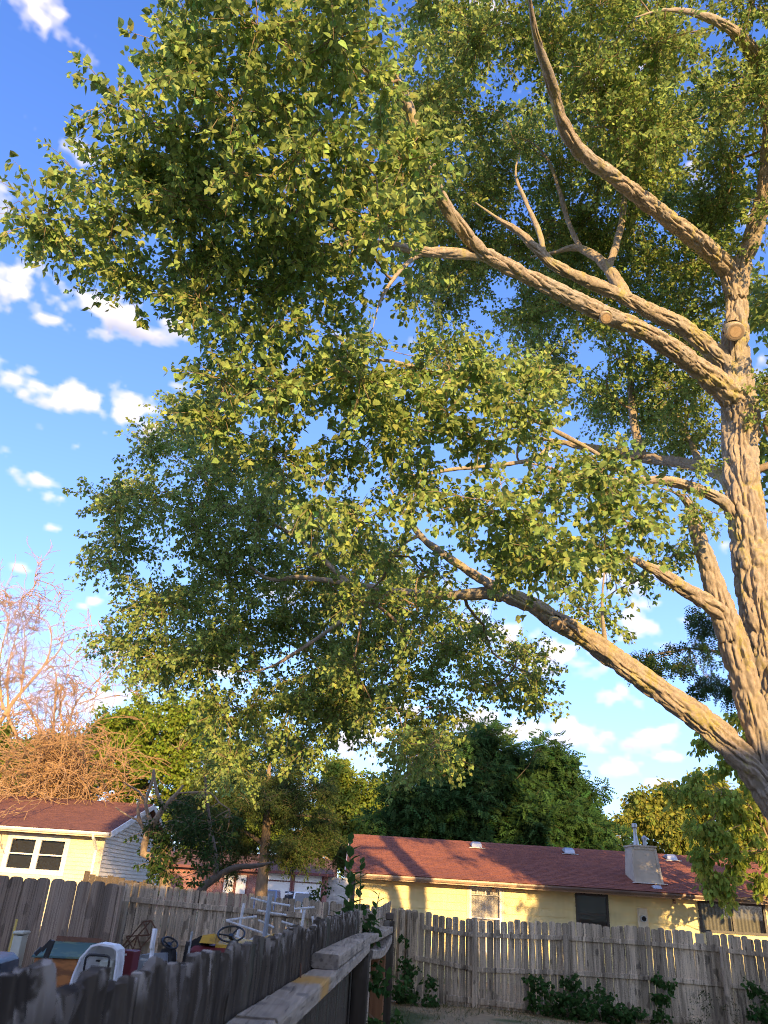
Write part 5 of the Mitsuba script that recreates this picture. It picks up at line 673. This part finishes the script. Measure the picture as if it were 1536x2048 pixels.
# ---------------------------------------------------------------- other trees
LIME=[(-9.97,36.00,8.23,2.39,1.48),(-8.47,36.00,8.78,1.51,1.17),(-11.36,36.00,7.26,1.48,1.17),(-9.56,36.00,6.09,2.54,1.15),(-7.13,36.00,7.53,1.49,1.38),(-12.28,36.00,6.35,1.33,1.03)]
FARL=[(-18.16,42.00,7.82,2.22,1.60),(-15.66,42.00,7.22,2.20,1.35),(-17.19,42.00,6.14,2.95,1.33),(-20.07,42.00,7.20,2.07,1.69)]
PINE=[(-3.98,30.00,6.03,1.95,0.59),(-5.35,30.00,5.24,1.56,0.51),(-2.43,30.00,5.42,1.75,0.58),(-4.16,30.00,4.62,2.46,0.64),(-1.94,30.00,4.24,1.19,0.57),(-5.15,30.00,3.89,1.35,0.60),(-2.94,30.00,3.52,1.88,0.43),(-1.34,30.00,3.61,0.82,0.40),(-6.27,30.00,4.15,1.01,0.60),(-3.72,30.00,6.95,1.32,0.53),(-2.19,30.00,3.20,1.07,0.30),(-0.96,30.00,3.39,0.82,0.36),(-5.02,30.00,3.07,0.89,0.40)]
MIDB=[(-2.26,50.00,8.32,1.79,1.32),(-0.52,50.00,7.84,1.78,1.32),(1.35,50.00,7.38,2.02,1.31),(-0.85,50.00,6.10,2.57,1.29),(2.17,50.00,6.28,2.58,1.30),(-2.71,50.00,6.55,2.13,1.41)]
DARK=[(4.38,36.00,7.49,2.59,1.17),(7.09,36.00,7.55,2.48,1.17),(2.85,36.00,6.01,2.32,1.15),(5.94,36.00,5.79,3.19,1.15),(8.61,36.00,6.15,2.32,1.15),(9.79,36.00,5.50,1.36,0.90),(7.69,36.00,5.07,2.51,0.77),(3.76,36.00,4.84,2.07,0.77),(5.06,36.00,8.51,1.28,0.59),(1.14,36.00,4.88,1.52,0.69),(1.61,36.00,4.11,1.72,0.60),(4.85,36.00,4.10,2.15,0.60),(8.09,36.00,4.30,2.16,0.60),(10.50,36.00,4.64,1.30,0.81)]
RITE=[(16.98,46.00,7.59,1.87,1.11),(19.03,46.00,8.04,2.17,1.48),(15.20,46.00,6.74,1.57,0.94),(17.10,46.00,6.07,2.93,1.19),(14.03,46.00,6.15,1.29,0.78),(20.56,46.00,6.80,2.67,1.73),(23.17,46.00,7.22,2.54,2.10)]
HANG=[(9.36,20.50,4.68,0.84,0.59),(9.89,20.50,4.01,0.75,0.77),(8.78,20.50,4.17,0.63,0.49),(9.41,20.50,3.35,0.74,0.46),(8.44,20.50,3.02,0.18,0.68),(8.80,20.50,2.76,0.12,0.38),(9.22,20.50,3.74,0.62,0.58),(9.82,20.50,3.21,0.27,0.50),(8.54,20.50,5.23,0.46,0.31),(9.62,20.50,5.55,0.90,0.55),(10.36,20.50,5.35,0.64,0.72),(8.19,20.50,4.97,0.43,0.19),(9.18,20.50,6.15,0.55,0.39),(10.08,20.50,6.85,0.61,0.62),(8.35,20.50,3.69,0.32,0.46)]
BEHD=[(7.44,17.00,7.57,0.92,0.41),(6.71,17.00,7.17,0.50,0.25),(8.08,17.00,8.03,0.53,0.50),(7.23,17.00,6.80,0.41,0.25),(8.23,17.00,7.04,0.52,0.70),(7.66,17.00,8.36,0.42,0.15),(6.15,17.00,7.25,0.23,0.11),(8.70,17.00,8.25,0.58,0.76)]
CROK=[(-4.20,19.50,2.78,0.53,0.49),(-4.39,19.50,3.20,0.54,0.28),(-3.79,19.50,2.44,0.53,0.43),(-4.62,19.50,2.55,0.21,0.28),(-3.74,19.50,3.18,0.65,0.39),(-4.56,19.50,3.85,0.43,0.26),(-4.44,19.50,2.24,0.34,0.28),(-4.96,19.50,3.16,0.23,0.20),(-4.13,19.50,3.43,0.66,0.39),(-3.39,19.50,2.83,0.53,0.43),(-3.49,19.50,3.47,0.47,0.33)]
FARM=[(-13.07,88.00,7.95,5.55,2.95),(-6.72,88.00,8.08,5.56,2.95),(-1.93,88.00,7.88,4.23,2.95),(-18.31,88.00,7.63,4.22,2.95)]
CROK_L=[[(-4.36,19.50,1.80,0.135),(-4.41,19.50,2.09,0.125),(-4.54,19.50,2.43,0.114),(-4.68,19.50,2.56,0.103),(-5.02,19.50,2.66,0.086),(-5.03,19.50,2.87,0.081),(-5.01,19.50,3.06,0.081),(-4.92,19.50,3.28,0.082),(-4.75,19.50,3.63,0.071),(-4.60,19.50,3.86,0.059),(-4.47,19.50,4.02,0.042),(-4.36,19.50,4.20,0.030)],
[(-4.93,19.50,3.28,0.058),(-5.06,19.50,3.48,0.047),(-5.18,19.50,3.74,0.041),(-5.15,19.50,4.04,0.036),(-5.12,19.50,4.29,0.030),(-5.14,19.50,4.51,0.024)],
[(-4.74,19.50,3.68,0.053),(-4.91,19.50,3.91,0.042),(-5.05,19.50,4.21,0.036),(-5.13,19.50,4.51,0.024)],
[(-5.09,19.50,3.16,0.047),(-5.24,19.50,3.34,0.047),(-5.34,19.50,3.62,0.035),(-5.36,19.50,3.83,0.024)],
[(-5.27,19.50,3.36,0.029),(-5.56,19.50,3.45,0.023),(-5.87,19.50,3.61,0.018)],
[(-4.46,19.50,4.01,0.024),(-4.17,19.50,4.04,0.024),(-3.70,19.50,4.07,0.018),(-3.46,19.50,3.86,0.018),(-3.19,19.50,3.73,0.012)],
[(-5.16,19.50,3.74,0.024),(-5.39,19.50,3.99,0.024),(-5.65,19.50,4.10,0.018),(-5.80,19.50,4.18,0.012)]]
LEAN_L=[[(-4.51,24.00,1.66,0.138),(-4.33,24.00,2.06,0.119),(-4.02,24.00,2.31,0.105),(-3.72,24.00,2.51,0.092),(-3.41,24.00,2.61,0.085),(-2.96,24.00,2.66,0.064),(-2.56,24.00,2.76,0.035)],
[(-4.04,24.00,2.30,0.084),(-4.10,24.00,2.67,0.071),(-4.26,24.00,3.17,0.071),(-4.40,24.00,3.52,0.065),(-4.53,24.00,3.99,0.058),(-4.66,24.00,4.46,0.044),(-4.78,24.00,5.00,0.030)]]
PINE_L=[[(-3.26,30.00,0.23,0.220),(-3.41,30.00,1.89,0.217),(-3.43,30.00,2.76,0.194),(-3.47,30.00,3.49,0.170),(-3.51,30.00,4.32,0.136),(-3.60,30.00,5.34,0.101),(-3.70,30.00,6.76,0.066),(-3.84,30.00,7.87,0.029)],
[(-3.47,30.00,3.49,0.080),(-4.43,30.00,3.93,0.063),(-5.53,30.00,4.03,0.036)],
[(-3.52,30.00,4.15,0.072),(-2.52,30.00,4.55,0.055),(-1.23,30.00,4.46,0.027)],
[(-3.55,30.00,4.66,0.064),(-4.57,30.00,4.94,0.046),(-5.69,30.00,5.04,0.027)],
[(-3.47,30.00,3.16,0.062),(-2.75,30.00,3.45,0.045),(-1.86,30.00,3.42,0.036),(-1.12,30.00,3.14,0.018)],
[(-3.62,30.00,5.52,0.055),(-2.46,30.00,5.76,0.037),(-1.71,30.00,5.63,0.018)],
[(-3.62,30.00,5.69,0.046),(-4.54,30.00,5.99,0.028),(-5.26,30.00,5.86,0.019)],
[(-3.45,30.00,2.92,0.044),(-4.34,30.00,3.27,0.036),(-5.25,30.00,3.38,0.018)]]
DEAD_L=[[(-11.43,31.00,3.24,0.125),(-11.81,31.00,4.60,0.116),(-12.03,31.00,5.30,0.100),(-12.41,31.00,6.38,0.072),(-13.13,31.00,7.48,0.055),(-13.72,31.00,8.22,0.049)],
[(-14.45,31.00,7.30,0.085),(-14.11,31.00,8.20,0.068),(-13.70,31.00,8.92,0.056),(-13.30,31.00,9.70,0.050),(-13.24,31.00,10.29,0.032),(-13.37,31.00,11.02,0.026),(-13.73,31.00,11.54,0.019),(-14.15,31.00,11.40,0.013)],
[(-13.26,31.00,9.71,0.038),(-12.95,31.00,10.10,0.032),(-12.81,31.00,10.53,0.025),(-12.83,31.00,10.95,0.013)],
[(-11.98,31.00,5.13,0.070),(-12.17,31.00,6.40,0.048),(-12.39,31.00,7.53,0.043),(-12.75,31.00,9.29,0.031),(-13.19,31.00,9.67,0.025)],
[(-12.03,31.00,5.30,0.059),(-11.78,31.00,6.80,0.048),(-11.71,31.00,8.15,0.037),(-11.21,31.00,8.98,0.025),(-10.75,31.00,9.62,0.019),(-10.48,31.00,10.26,0.013)],
[(-12.08,31.00,5.30,0.059),(-13.21,31.00,6.33,0.048),(-14.39,31.00,7.79,0.043),(-15.22,31.00,9.33,0.031)],
[(-14.04,31.00,7.23,0.048),(-14.67,31.00,9.16,0.037),(-14.76,31.00,10.61,0.025),(-14.70,31.00,11.91,0.019),(-14.57,31.00,13.04,0.013),(-14.62,31.00,13.60,0.010)],
[(-14.49,31.00,7.78,0.043),(-15.14,31.00,9.75,0.031),(-15.26,31.00,11.65,0.019),(-15.70,31.00,12.51,0.013)],
[(-13.91,31.00,8.21,0.037),(-14.25,31.00,10.22,0.025),(-14.69,31.00,11.47,0.019),(-15.14,31.00,11.99,0.013)],
[(-12.03,31.00,5.30,0.047),(-11.18,31.00,5.90,0.036),(-10.23,31.00,5.96,0.024),(-9.36,31.00,5.47,0.012)],
[(-11.98,31.00,5.13,0.047),(-12.64,31.00,4.91,0.035),(-13.62,31.00,5.02,0.029),(-14.45,31.00,4.62,0.017)],
[(-11.89,31.00,4.77,0.041),(-11.11,31.00,4.82,0.029),(-10.14,31.00,4.70,0.017),(-9.42,31.00,4.39,0.012)],
[(-12.00,31.00,4.59,0.041),(-12.37,31.00,3.87,0.029),(-13.05,31.00,3.65,0.017)],
[(-11.72,31.00,4.61,0.035),(-11.09,31.00,3.94,0.023),(-10.64,31.00,3.63,0.011)],
[(-11.71,31.00,8.15,0.025),(-11.00,31.00,8.50,0.019),(-10.42,31.00,9.04,0.012)],
[(-11.78,31.00,6.80,0.030),(-12.35,31.00,8.31,0.025),(-12.29,31.00,9.32,0.019),(-12.39,31.00,10.14,0.013)],
[(-12.03,31.00,5.30,0.041),(-10.97,31.00,6.66,0.030),(-10.19,31.00,7.09,0.012)]]

def blob_clumps(blobs, r, R, fill=1.0):
    out = []
    for x, y, z, a, b in blobs:
        n = max(3, int(fill * 1.3 * a * b * min(a, 2.2) / r ** 2 / 1.1)); d = unit(R.normal(size=(n, 3))); k = (.35 + .65 * R.random(n) ** .5)[:, None]
        q = np.array([x, y, z]) + d * k * np.array([a, min(a, 2.2), b]); out += [(*p, r * R.uniform(.75, 1.3)) for p in q]
    return np.array(out)
def bg_tree(name, label, blobs, r, per, twigs, leaf, tpl, col, seed, trunk=None, limbs=(), bsdf='leaf_soft', bark='bark_dark', fill=1.0, hang=.5, group=None, twig='twig', flat=None):
    R = np.random.default_rng(seed); k = num(name); tag(k, label, 'tree', group)
    CLs = blob_clumps(blobs, r, R, fill); pos, tip, nrm, lines = clump_leaves(CLs, per, twigs, leaf, R, hang)
    if flat is not None: nrm = R.normal(size=nrm.shape) * .4 + np.array([0, -.3, 1.0])
    if trunk is not None: put(k + '__trunk', tube(spline(trunk, .12), 20, bark=.012, seed=seed), bark, True)
    for l in limbs: put(k + '__limb', tube(spline(l, .12), 12, bark=.006, seed=seed), bark, True)
    A = np.array([q[:3] for l in ([trunk] if trunk is not None else []) + list(limbs) for q in spline(l, .4)]) if trunk is not None else None
    br = []
    if A is not None:
        for c in CLs:
            a = A[np.argmin(np.linalg.norm(A - c[:3], axis=1) + .4 * np.clip(A[:, 2] - c[2], 0, None))]; L = np.linalg.norm(c[:3] - a)
            if L > .15: m = (a + c[:3]) / 2 + R.normal(size=3) * .08 * L; br.append(np.array([(*a, .012 + .006 * L), (*m, .010), (*c[:3], .005)]))
    v, f = many_tubes(lines + br, 3); put(k + '__twigs', (v, f), twig); tag(k + '__twigs', kind='stuff')
    size = leaf * (1 + .25 * R.normal(size=len(pos))).clip(.5, 1.6)
    put_leaves(k + '__crown', pos, tip, nrm, size, tpl, bsdf, col, R); tag(k + '__crown', kind='stuff'); print(k, len(pos)); return k
def up_trunk(blobs, r, base=.1):
    B_ = np.array(blobs); c = B_[:, :3].mean(0); top = B_[:, 2].max(); return [(c[0] + .3, c[1], base - .2, r), (c[0] + .1, c[1], 2.0, r * .85), (c[0], c[1], c[2], r * .6), (c[0] - .2, c[1], top, r * .15)]
def fork(t, n, R, sp=1.8):
    p = np.array(t); o = []
    for i in range(n):
        a = p[1] * (1 - i / n) + p[2] * (i / n); th = R.uniform(0, 6.28); L = R.uniform(.6, 1.1) * sp; e = a[:3] + np.array([math.cos(th) * L, math.sin(th) * L * .6, L * R.uniform(.5, 1.1)]); o.append([(*a[:3], a[3] * .6), (*(a[:3] * .5 + e * .5 + R.normal(size=3) * .1), a[3] * .4), (*e, a[3] * .15)])
    return o
R2 = np.random.default_rng(9)
t = up_trunk(LIME, .22); bg_tree('leafy_tree', 'light yellow green tree rising behind the left house roof', LIME, .5, 8.5, 17, .15, LEAF_OVAL, (.25, .33, .05), 31, t, fork(t, 6, R2), fill=1.5)
t = up_trunk(FARL, .22); bg_tree('leafy_tree', 'mid green tree showing through the bare orange branches at the far left', FARL, .55, 7, 15, .18, LEAF_OVAL, (.19, .24, .05), 32, t, fork(t, 5, R2))
t = up_trunk(MIDB, .2); bg_tree('leafy_tree', 'far pale green tree between the pine and the dark spreading tree', MIDB, .6, 7.5, 15, .22, LEAF_OVAL, (.24, .30, .055), 33, t, fork(t, 5, R2))
t = up_trunk(FARM, .3); bg_tree('leafy_tree', 'distant bright green tree rising behind the far brick house', FARM, .9, 5, 4, .34, LEAF_OVAL, (.22, .29, .05), 42, t, fork(t, 5, R2))
t = up_trunk(RITE, .25); bg_tree('leafy_tree', 'far olive green tree beyond the right end of the long house', RITE, .62, 6.5, 14, .215, LEAF_OVAL, (.28, .30, .06), 34, t, fork(t, 6, R2), fill=1.2)
t = up_trunk(DARK, .3); bg_tree('spreading_tree', 'broad dark green tree with feathery leaves behind the long house roof', DARK, .55, 4.5, 13, .36, LEAF_FROND, (.070, .14, .045), 35, t, fork(t, 8, R2, 2.4), hang=.35, flat=1, fill=1.2)
bg_tree('pine_tree', 'dark needled pine with sunlit orange trunk behind the back fence', PINE, .45, 18, 15, .165, LEAF_NEEDLE, (.085, .12, .04), 36, PINE_L[0], PINE_L[1:], bark='bark_warm', fill=1.9)
bg_tree('leaning_tree', 'dark dead-looking trunk with a long limb leaning right above the back fence', [(LEAN_L[0][3][0] - .8, 24, 3.1, .8, .5), (LEAN_L[0][3][0] - 1.2, 24, 4.0, .7, .5)], .4, 10, 14, .09, LEAF_OVAL, (.045, .065, .025), 37, LEAN_L[0], LEAN_L[1:], bark='bark_dark', fill=.8)
bg_tree('crooked_tree', 'crooked forked small tree with dark leaves beside the left house gable', CROK, .34, 12, 16, .085, LEAF_OVAL, (.05, .09, .03), 38, CROK_L[0], CROK_L[1:], bsdf='leaf_waxy', bark='bark_warm', fill=1.9)
t = [(10.6, 20.6, 0, .2), (10.4, 20.6, 2.0, .17), (10.2, 20.5, 4.0, .13), (9.7, 20.5, 6.2, .05)]
bg_tree('drooping_tree', 'sunlit tree with drooping long leaves hanging before the right end of the long house', HANG + [(11.3, 20.6, 3.6, .9, .9), (12.4, 20.6, 4.6, .9, 1.0), (11.4, 20.6, 5.4, .9, .8)], .28, 13, 22, .15, LEAF_OVAL, (.30, .37, .075), 39, t, [[(10.3, 20.5, 3.2, .035), (9.8, 20.5, 4.6, .025), (9.2, 20.6, 4.9, .01)], [(10.2, 20.5, 4, .03), (9.8, 20.5, 5.6, .02), (9.2, 20.5, 5.9, .008)]], bark='bark_warm', hang=1.2)
bg_tree('drooping_tree', 'dark drooping foliage showing behind the cottonwood trunk under its inner limb', BEHD, .32, 9, 15, .17, LEAF_FROND5, (.06, .11, .04), 40, [(9.3, 17.2, 0, .22), (9.2, 17.1, 4, .18), (8.9, 17, 7.2, .08), (8.6, 17, 9.3, .03)], [[(9.0, 17, 6.2, .08), (8.2, 17, 7.4, .05), (7.2, 17, 7.6, .02)], [(8.9, 17, 7, .06), (8.3, 17, 8.4, .04), (7.8, 17, 9.2, .02)]], hang=1.0)
# bare tree at left
R = np.random.default_rng(15); DT = num('bare_tree'); tag(DT, 'leafless orange brown tree with arching tangled twigs over the left house roof', 'tree')
put(DT + '__trunk', tube(spline([(DEAD_L[0][0][0] - .6, 35.5, .5, .24), (DEAD_L[0][0][0] - .5, 35.2, 3.0, .2), (DEAD_L[0][0][0] - .3, 33.5, 5.2, .17)] + DEAD_L[0], .1), 14, bark=.012, seed=3), 'twig_dead', True)
for l in DEAD_L[1:]: put(DT + '__limb', tube(spline(l, .1), 9, bark=.004), 'twig_dead', True)
lines = []
def sprout(a, d, L, r, depth):
    n = 6; p = np.array(a, float); pts = [(*p, r)]; d = unit(np.array(d)); bend = R.normal(size=3) * .22 + np.array([0, 0, -.09 if depth else .03])
    for i in range(1, n):
        d = unit(d + bend * .5 + R.normal(size=3) * .10); p = p + d * L / (n - 1); pts.append((*p, max(.0125, r * (1 - .8 * i / (n - 1)))))
        if depth < 2 and R.random() < (.8 if depth == 0 else .55): sprout(p, d + R.normal(size=3) * .55, L * R.uniform(.4, .75), r * .6, depth + 1)
    lines.append(np.array(pts))
for l in DEAD_L:
    s = spline(l, .17)
    for q in s[2:]:
        low = q[2] < 6.4
        for _ in range(3 if low else 1):
            if R.random() < (.95 if low else .5): sprout(q[:3], R.normal(size=3) * np.array([1, .7, .7]) + np.array([.1, 0, .75 if not low else .02]), R.uniform(.8, 1.8) if low else R.uniform(.7, 1.7), .022 if low else .024, 0)
base = np.array(DEAD_L[0][2][:3])
for _ in range(38):
    d = R.normal(size=3) * np.array([1.2, .9, .5]) + np.array([0, -.3, -.1]); sprout(base + R.normal(size=3) * np.array([1.3, 1.3, .75]) + np.array([-.4, -.9, 0]), d, R.uniform(.9, 2.2), .02, 0)
v, f = many_tubes(lines, 3); put(DT + '__twigs', (v, f), 'twig_dead', True); tag(DT + '__twigs', kind='stuff'); print('twigs', len(lines))

# ---------------------------------------------------------------- plants along the fences
def shrub(name, label, blobs, r, leaf, tpl, col, seed, per=26, twigs=30, fill=3.2, cat_='vine', group=None):
    R = np.random.default_rng(seed); k = num(name); tag(k, label, cat_, group); CLs = blob_clumps([(x, y, z, a * 1.3, b * 1.25) for x, y, z, a, b in blobs], r, R, fill); pos, tip, nrm, lines = clump_leaves(CLs, per, twigs, leaf, R, .5)
    nrm = nrm * .6 + np.array([0, -.9, .5]); size = leaf * (1 + .25 * R.normal(size=len(pos))).clip(.5, 1.6)
    v, f = many_tubes(lines, 3); put(k + '__stems', (v, f), 'twig'); tag(k + '__stems', kind='stuff'); put_leaves(k + '__foliage', pos, tip, nrm, size, tpl, 'leaf_soft', col, R); tag(k + '__foliage', kind='stuff'); return k
IV = (.06, .125, .035)
shrub('ivy_vine', 'dark green ivy mound at the fence corner beside the near grey post', [(1.2, 17.6, .42, .3, .24), (1.6, 17.6, .52, .2, .2), (1.0, 17.5, .3, .2, .2), (1.15, 17.75, .75, .1, .12), (.95, 17.6, 1.0, .05, .3)], .12, .058, LEAF_BROAD, IV, 51)
shrub('ivy_vine', 'big double ivy mound either side of the right fence post', [(3.75, 17.6, .45, .25, .25), (3.6, 17.7, .78, .12, .1), (4.5, 17.6, .5, .35, .25), (4.35, 17.7, .75, .12, .12), (5.0, 17.6, .42, .3, .2), (4.2, 17.5, .3, .4, .12)], .12, .062, LEAF_BROAD, IV, 52)
shrub('ivy_vine', 'small low ivy clump right of the big double ivy mound', [(5.45, 17.6, .32, .22, .12), (5.2, 17.55, .26, .2, .08)], .1, .058, LEAF_BROAD, IV, 53)
shrub('ivy_vine', 'tall narrow ivy column climbing the fence', [(6.2, 17.8, .8, .17, .12), (6.2, 17.8, .55, .13, .14), (6.15, 17.75, .38, .16, .1)], .1, .066, LEAF_BROAD, IV, 54)
shrub('ivy_vine', 'dark ivy mound at the right edge of the fence', [(8.15, 17.6, .4, .3, .2), (7.9, 17.7, .95, .1, .1), (8.1, 17.7, .7, .1, .1)], .11, .06, LEAF_BROAD, IV, 55)
shrub('thin_weeds', 'sparse spindly weeds before the right fence boards', [(6.85, 17.6, .42, .25, .2), (6.9, 17.65, .7, .15, .12), (7.4, 17.6, .45, .15, .2), (6.6, 17.5, .28, .2, .08)], .13, .045, LEAF_LANCE, (.07, .09, .035), 56, 8, 12, 1.1, 'weeds')
shrub('ivy_vine', 'thin ivy trail hanging inside the gap between the near fence posts', [(nb(5.7) + .10, 5.7, 1.60, .05, .09), (nb(5.7) + .10, 5.72, 1.40, .04, .06), (nb(6.7) + .2, 6.9, 1.3, .03, .4)], .05, .035, LEAF_BROAD, IV, 57, 16, 12, 1.5)
# tall leafy weed growing through the near fence
R = np.random.default_rng(61); PK = num('tall_weed'); tag(PK, 'tall upright green weed with lance leaves sprouting from the near fence top', 'plant')
lv = mikit.ply(cat([mesh(np.array([(0, 0, 0), (-.20, .28, .05), (-.19, .55, .03), (0, 1, -.12), (.19, .55, .03), (.20, .28, .05), (0, .45, -.03)]), [(0, 6, 1), (1, 6, 2), (2, 6, 3), (3, 6, 4), (4, 6, 5), (5, 6, 0)])]), 'leaf_soft', False, color=np.tile((.07, .135, .035), (7, 1)))
for a, b, n, L in (((-.05, 5.62, 1.2), (-.085, 5.6, 2.42), 36, .15), ((-.02, 5.6, 1.2), (.0, 5.62, 2.30), 16, .12), ((.0, 5.75, 1.4), (.135, 5.8, 2.12), 10, .12)):
    a, b = np.array(a), np.array(b); m = (a + b) / 2 + np.array([.02, 0, .05]) ; s = spline([(*a, .007), (*m, .006), (*b, .003)], .05); put(PK + '__stem', tube(s, 7), 'green_stem', True)
    for i in range(n):
        t = .38 + .62 * (i + .5) / n; c = a * (1 - t) ** 2 + 2 * m * t * (1 - t) + b * t * t; th = (i % 2) * math.pi + (i // 2) * 1.57 + R.normal() * .25; o = np.array([math.cos(th), math.sin(th) * .7, .30 + .45 * t]); o = unit(o); s_ = unit(np.cross(o, (0, 0, 1))); n_ = np.cross(s_, o); z = L * (1.15 - .55 * t) * R.uniform(.8, 1.15); M = np.eye(4); M[:3, 0], M[:3, 1], M[:3, 2], M[:3, 3] = s_ * z * 1.1, o * z, n_ * z, c; put_copy(PK + '__leaf', lv, T(M.tolist()))
shrub('ivy_vine', 'leafy clump at the foot of the tall weed on the near fence', [(-.02, 5.55, 1.97, .06, .07), (.03, 5.6, 1.90, .05, .04)], .05, .05, LEAF_OVAL, (.05, .10, .03), 62, 10, 9, 1.2)
shrub('dark_shrub', 'dark shrub at the left end of the long house under the tall weed', [(-1.45, 27, 1.7, .35, .7), (-1.2, 27, 1.0, .4, .5)], .22, .09, LEAF_OVAL, (.05, .09, .03), 63, 12, 18, 1.4, 'shrub')
# dry grass on the yard floor
R = np.random.default_rng(71); n = 16000; gx_ = R.uniform(-6, 11, n); gy_ = 17.9 - R.random(n) ** 1.6 * 9; keep = (meshkit.fbm(np.stack([gx_ * .8, gy_ * .8, gx_ * 0], -1), 3, 4) > .44); gx_, gy_ = gx_[keep], gy_[keep]; pos = np.stack([gx_, gy_, gz(gx_, gy_) - .005], -1)
v, f = leaves(pos, R.normal(size=pos.shape) * .55 + np.array([0, 0, 1.0]), R.normal(size=pos.shape), R.uniform(.05, .13, len(pos)), (np.array([(-.05, 0, 0), (.05, 0, 0), (0, 1, .12)]), np.array([(0, 1, 2)])))
col = np.where(R.random((len(pos), 1)) < .55, np.array([[.09, .12, .035]]), np.array([[.22, .18, .10]])) * R.uniform(.7, 1.3, (len(pos), 1)); put('grass', (v, f), 'leaf_soft', False, color=np.repeat(col, 3, 0)); tag('grass', 'short patchy dry grass at the foot of the fence', 'grass', kind='stuff')
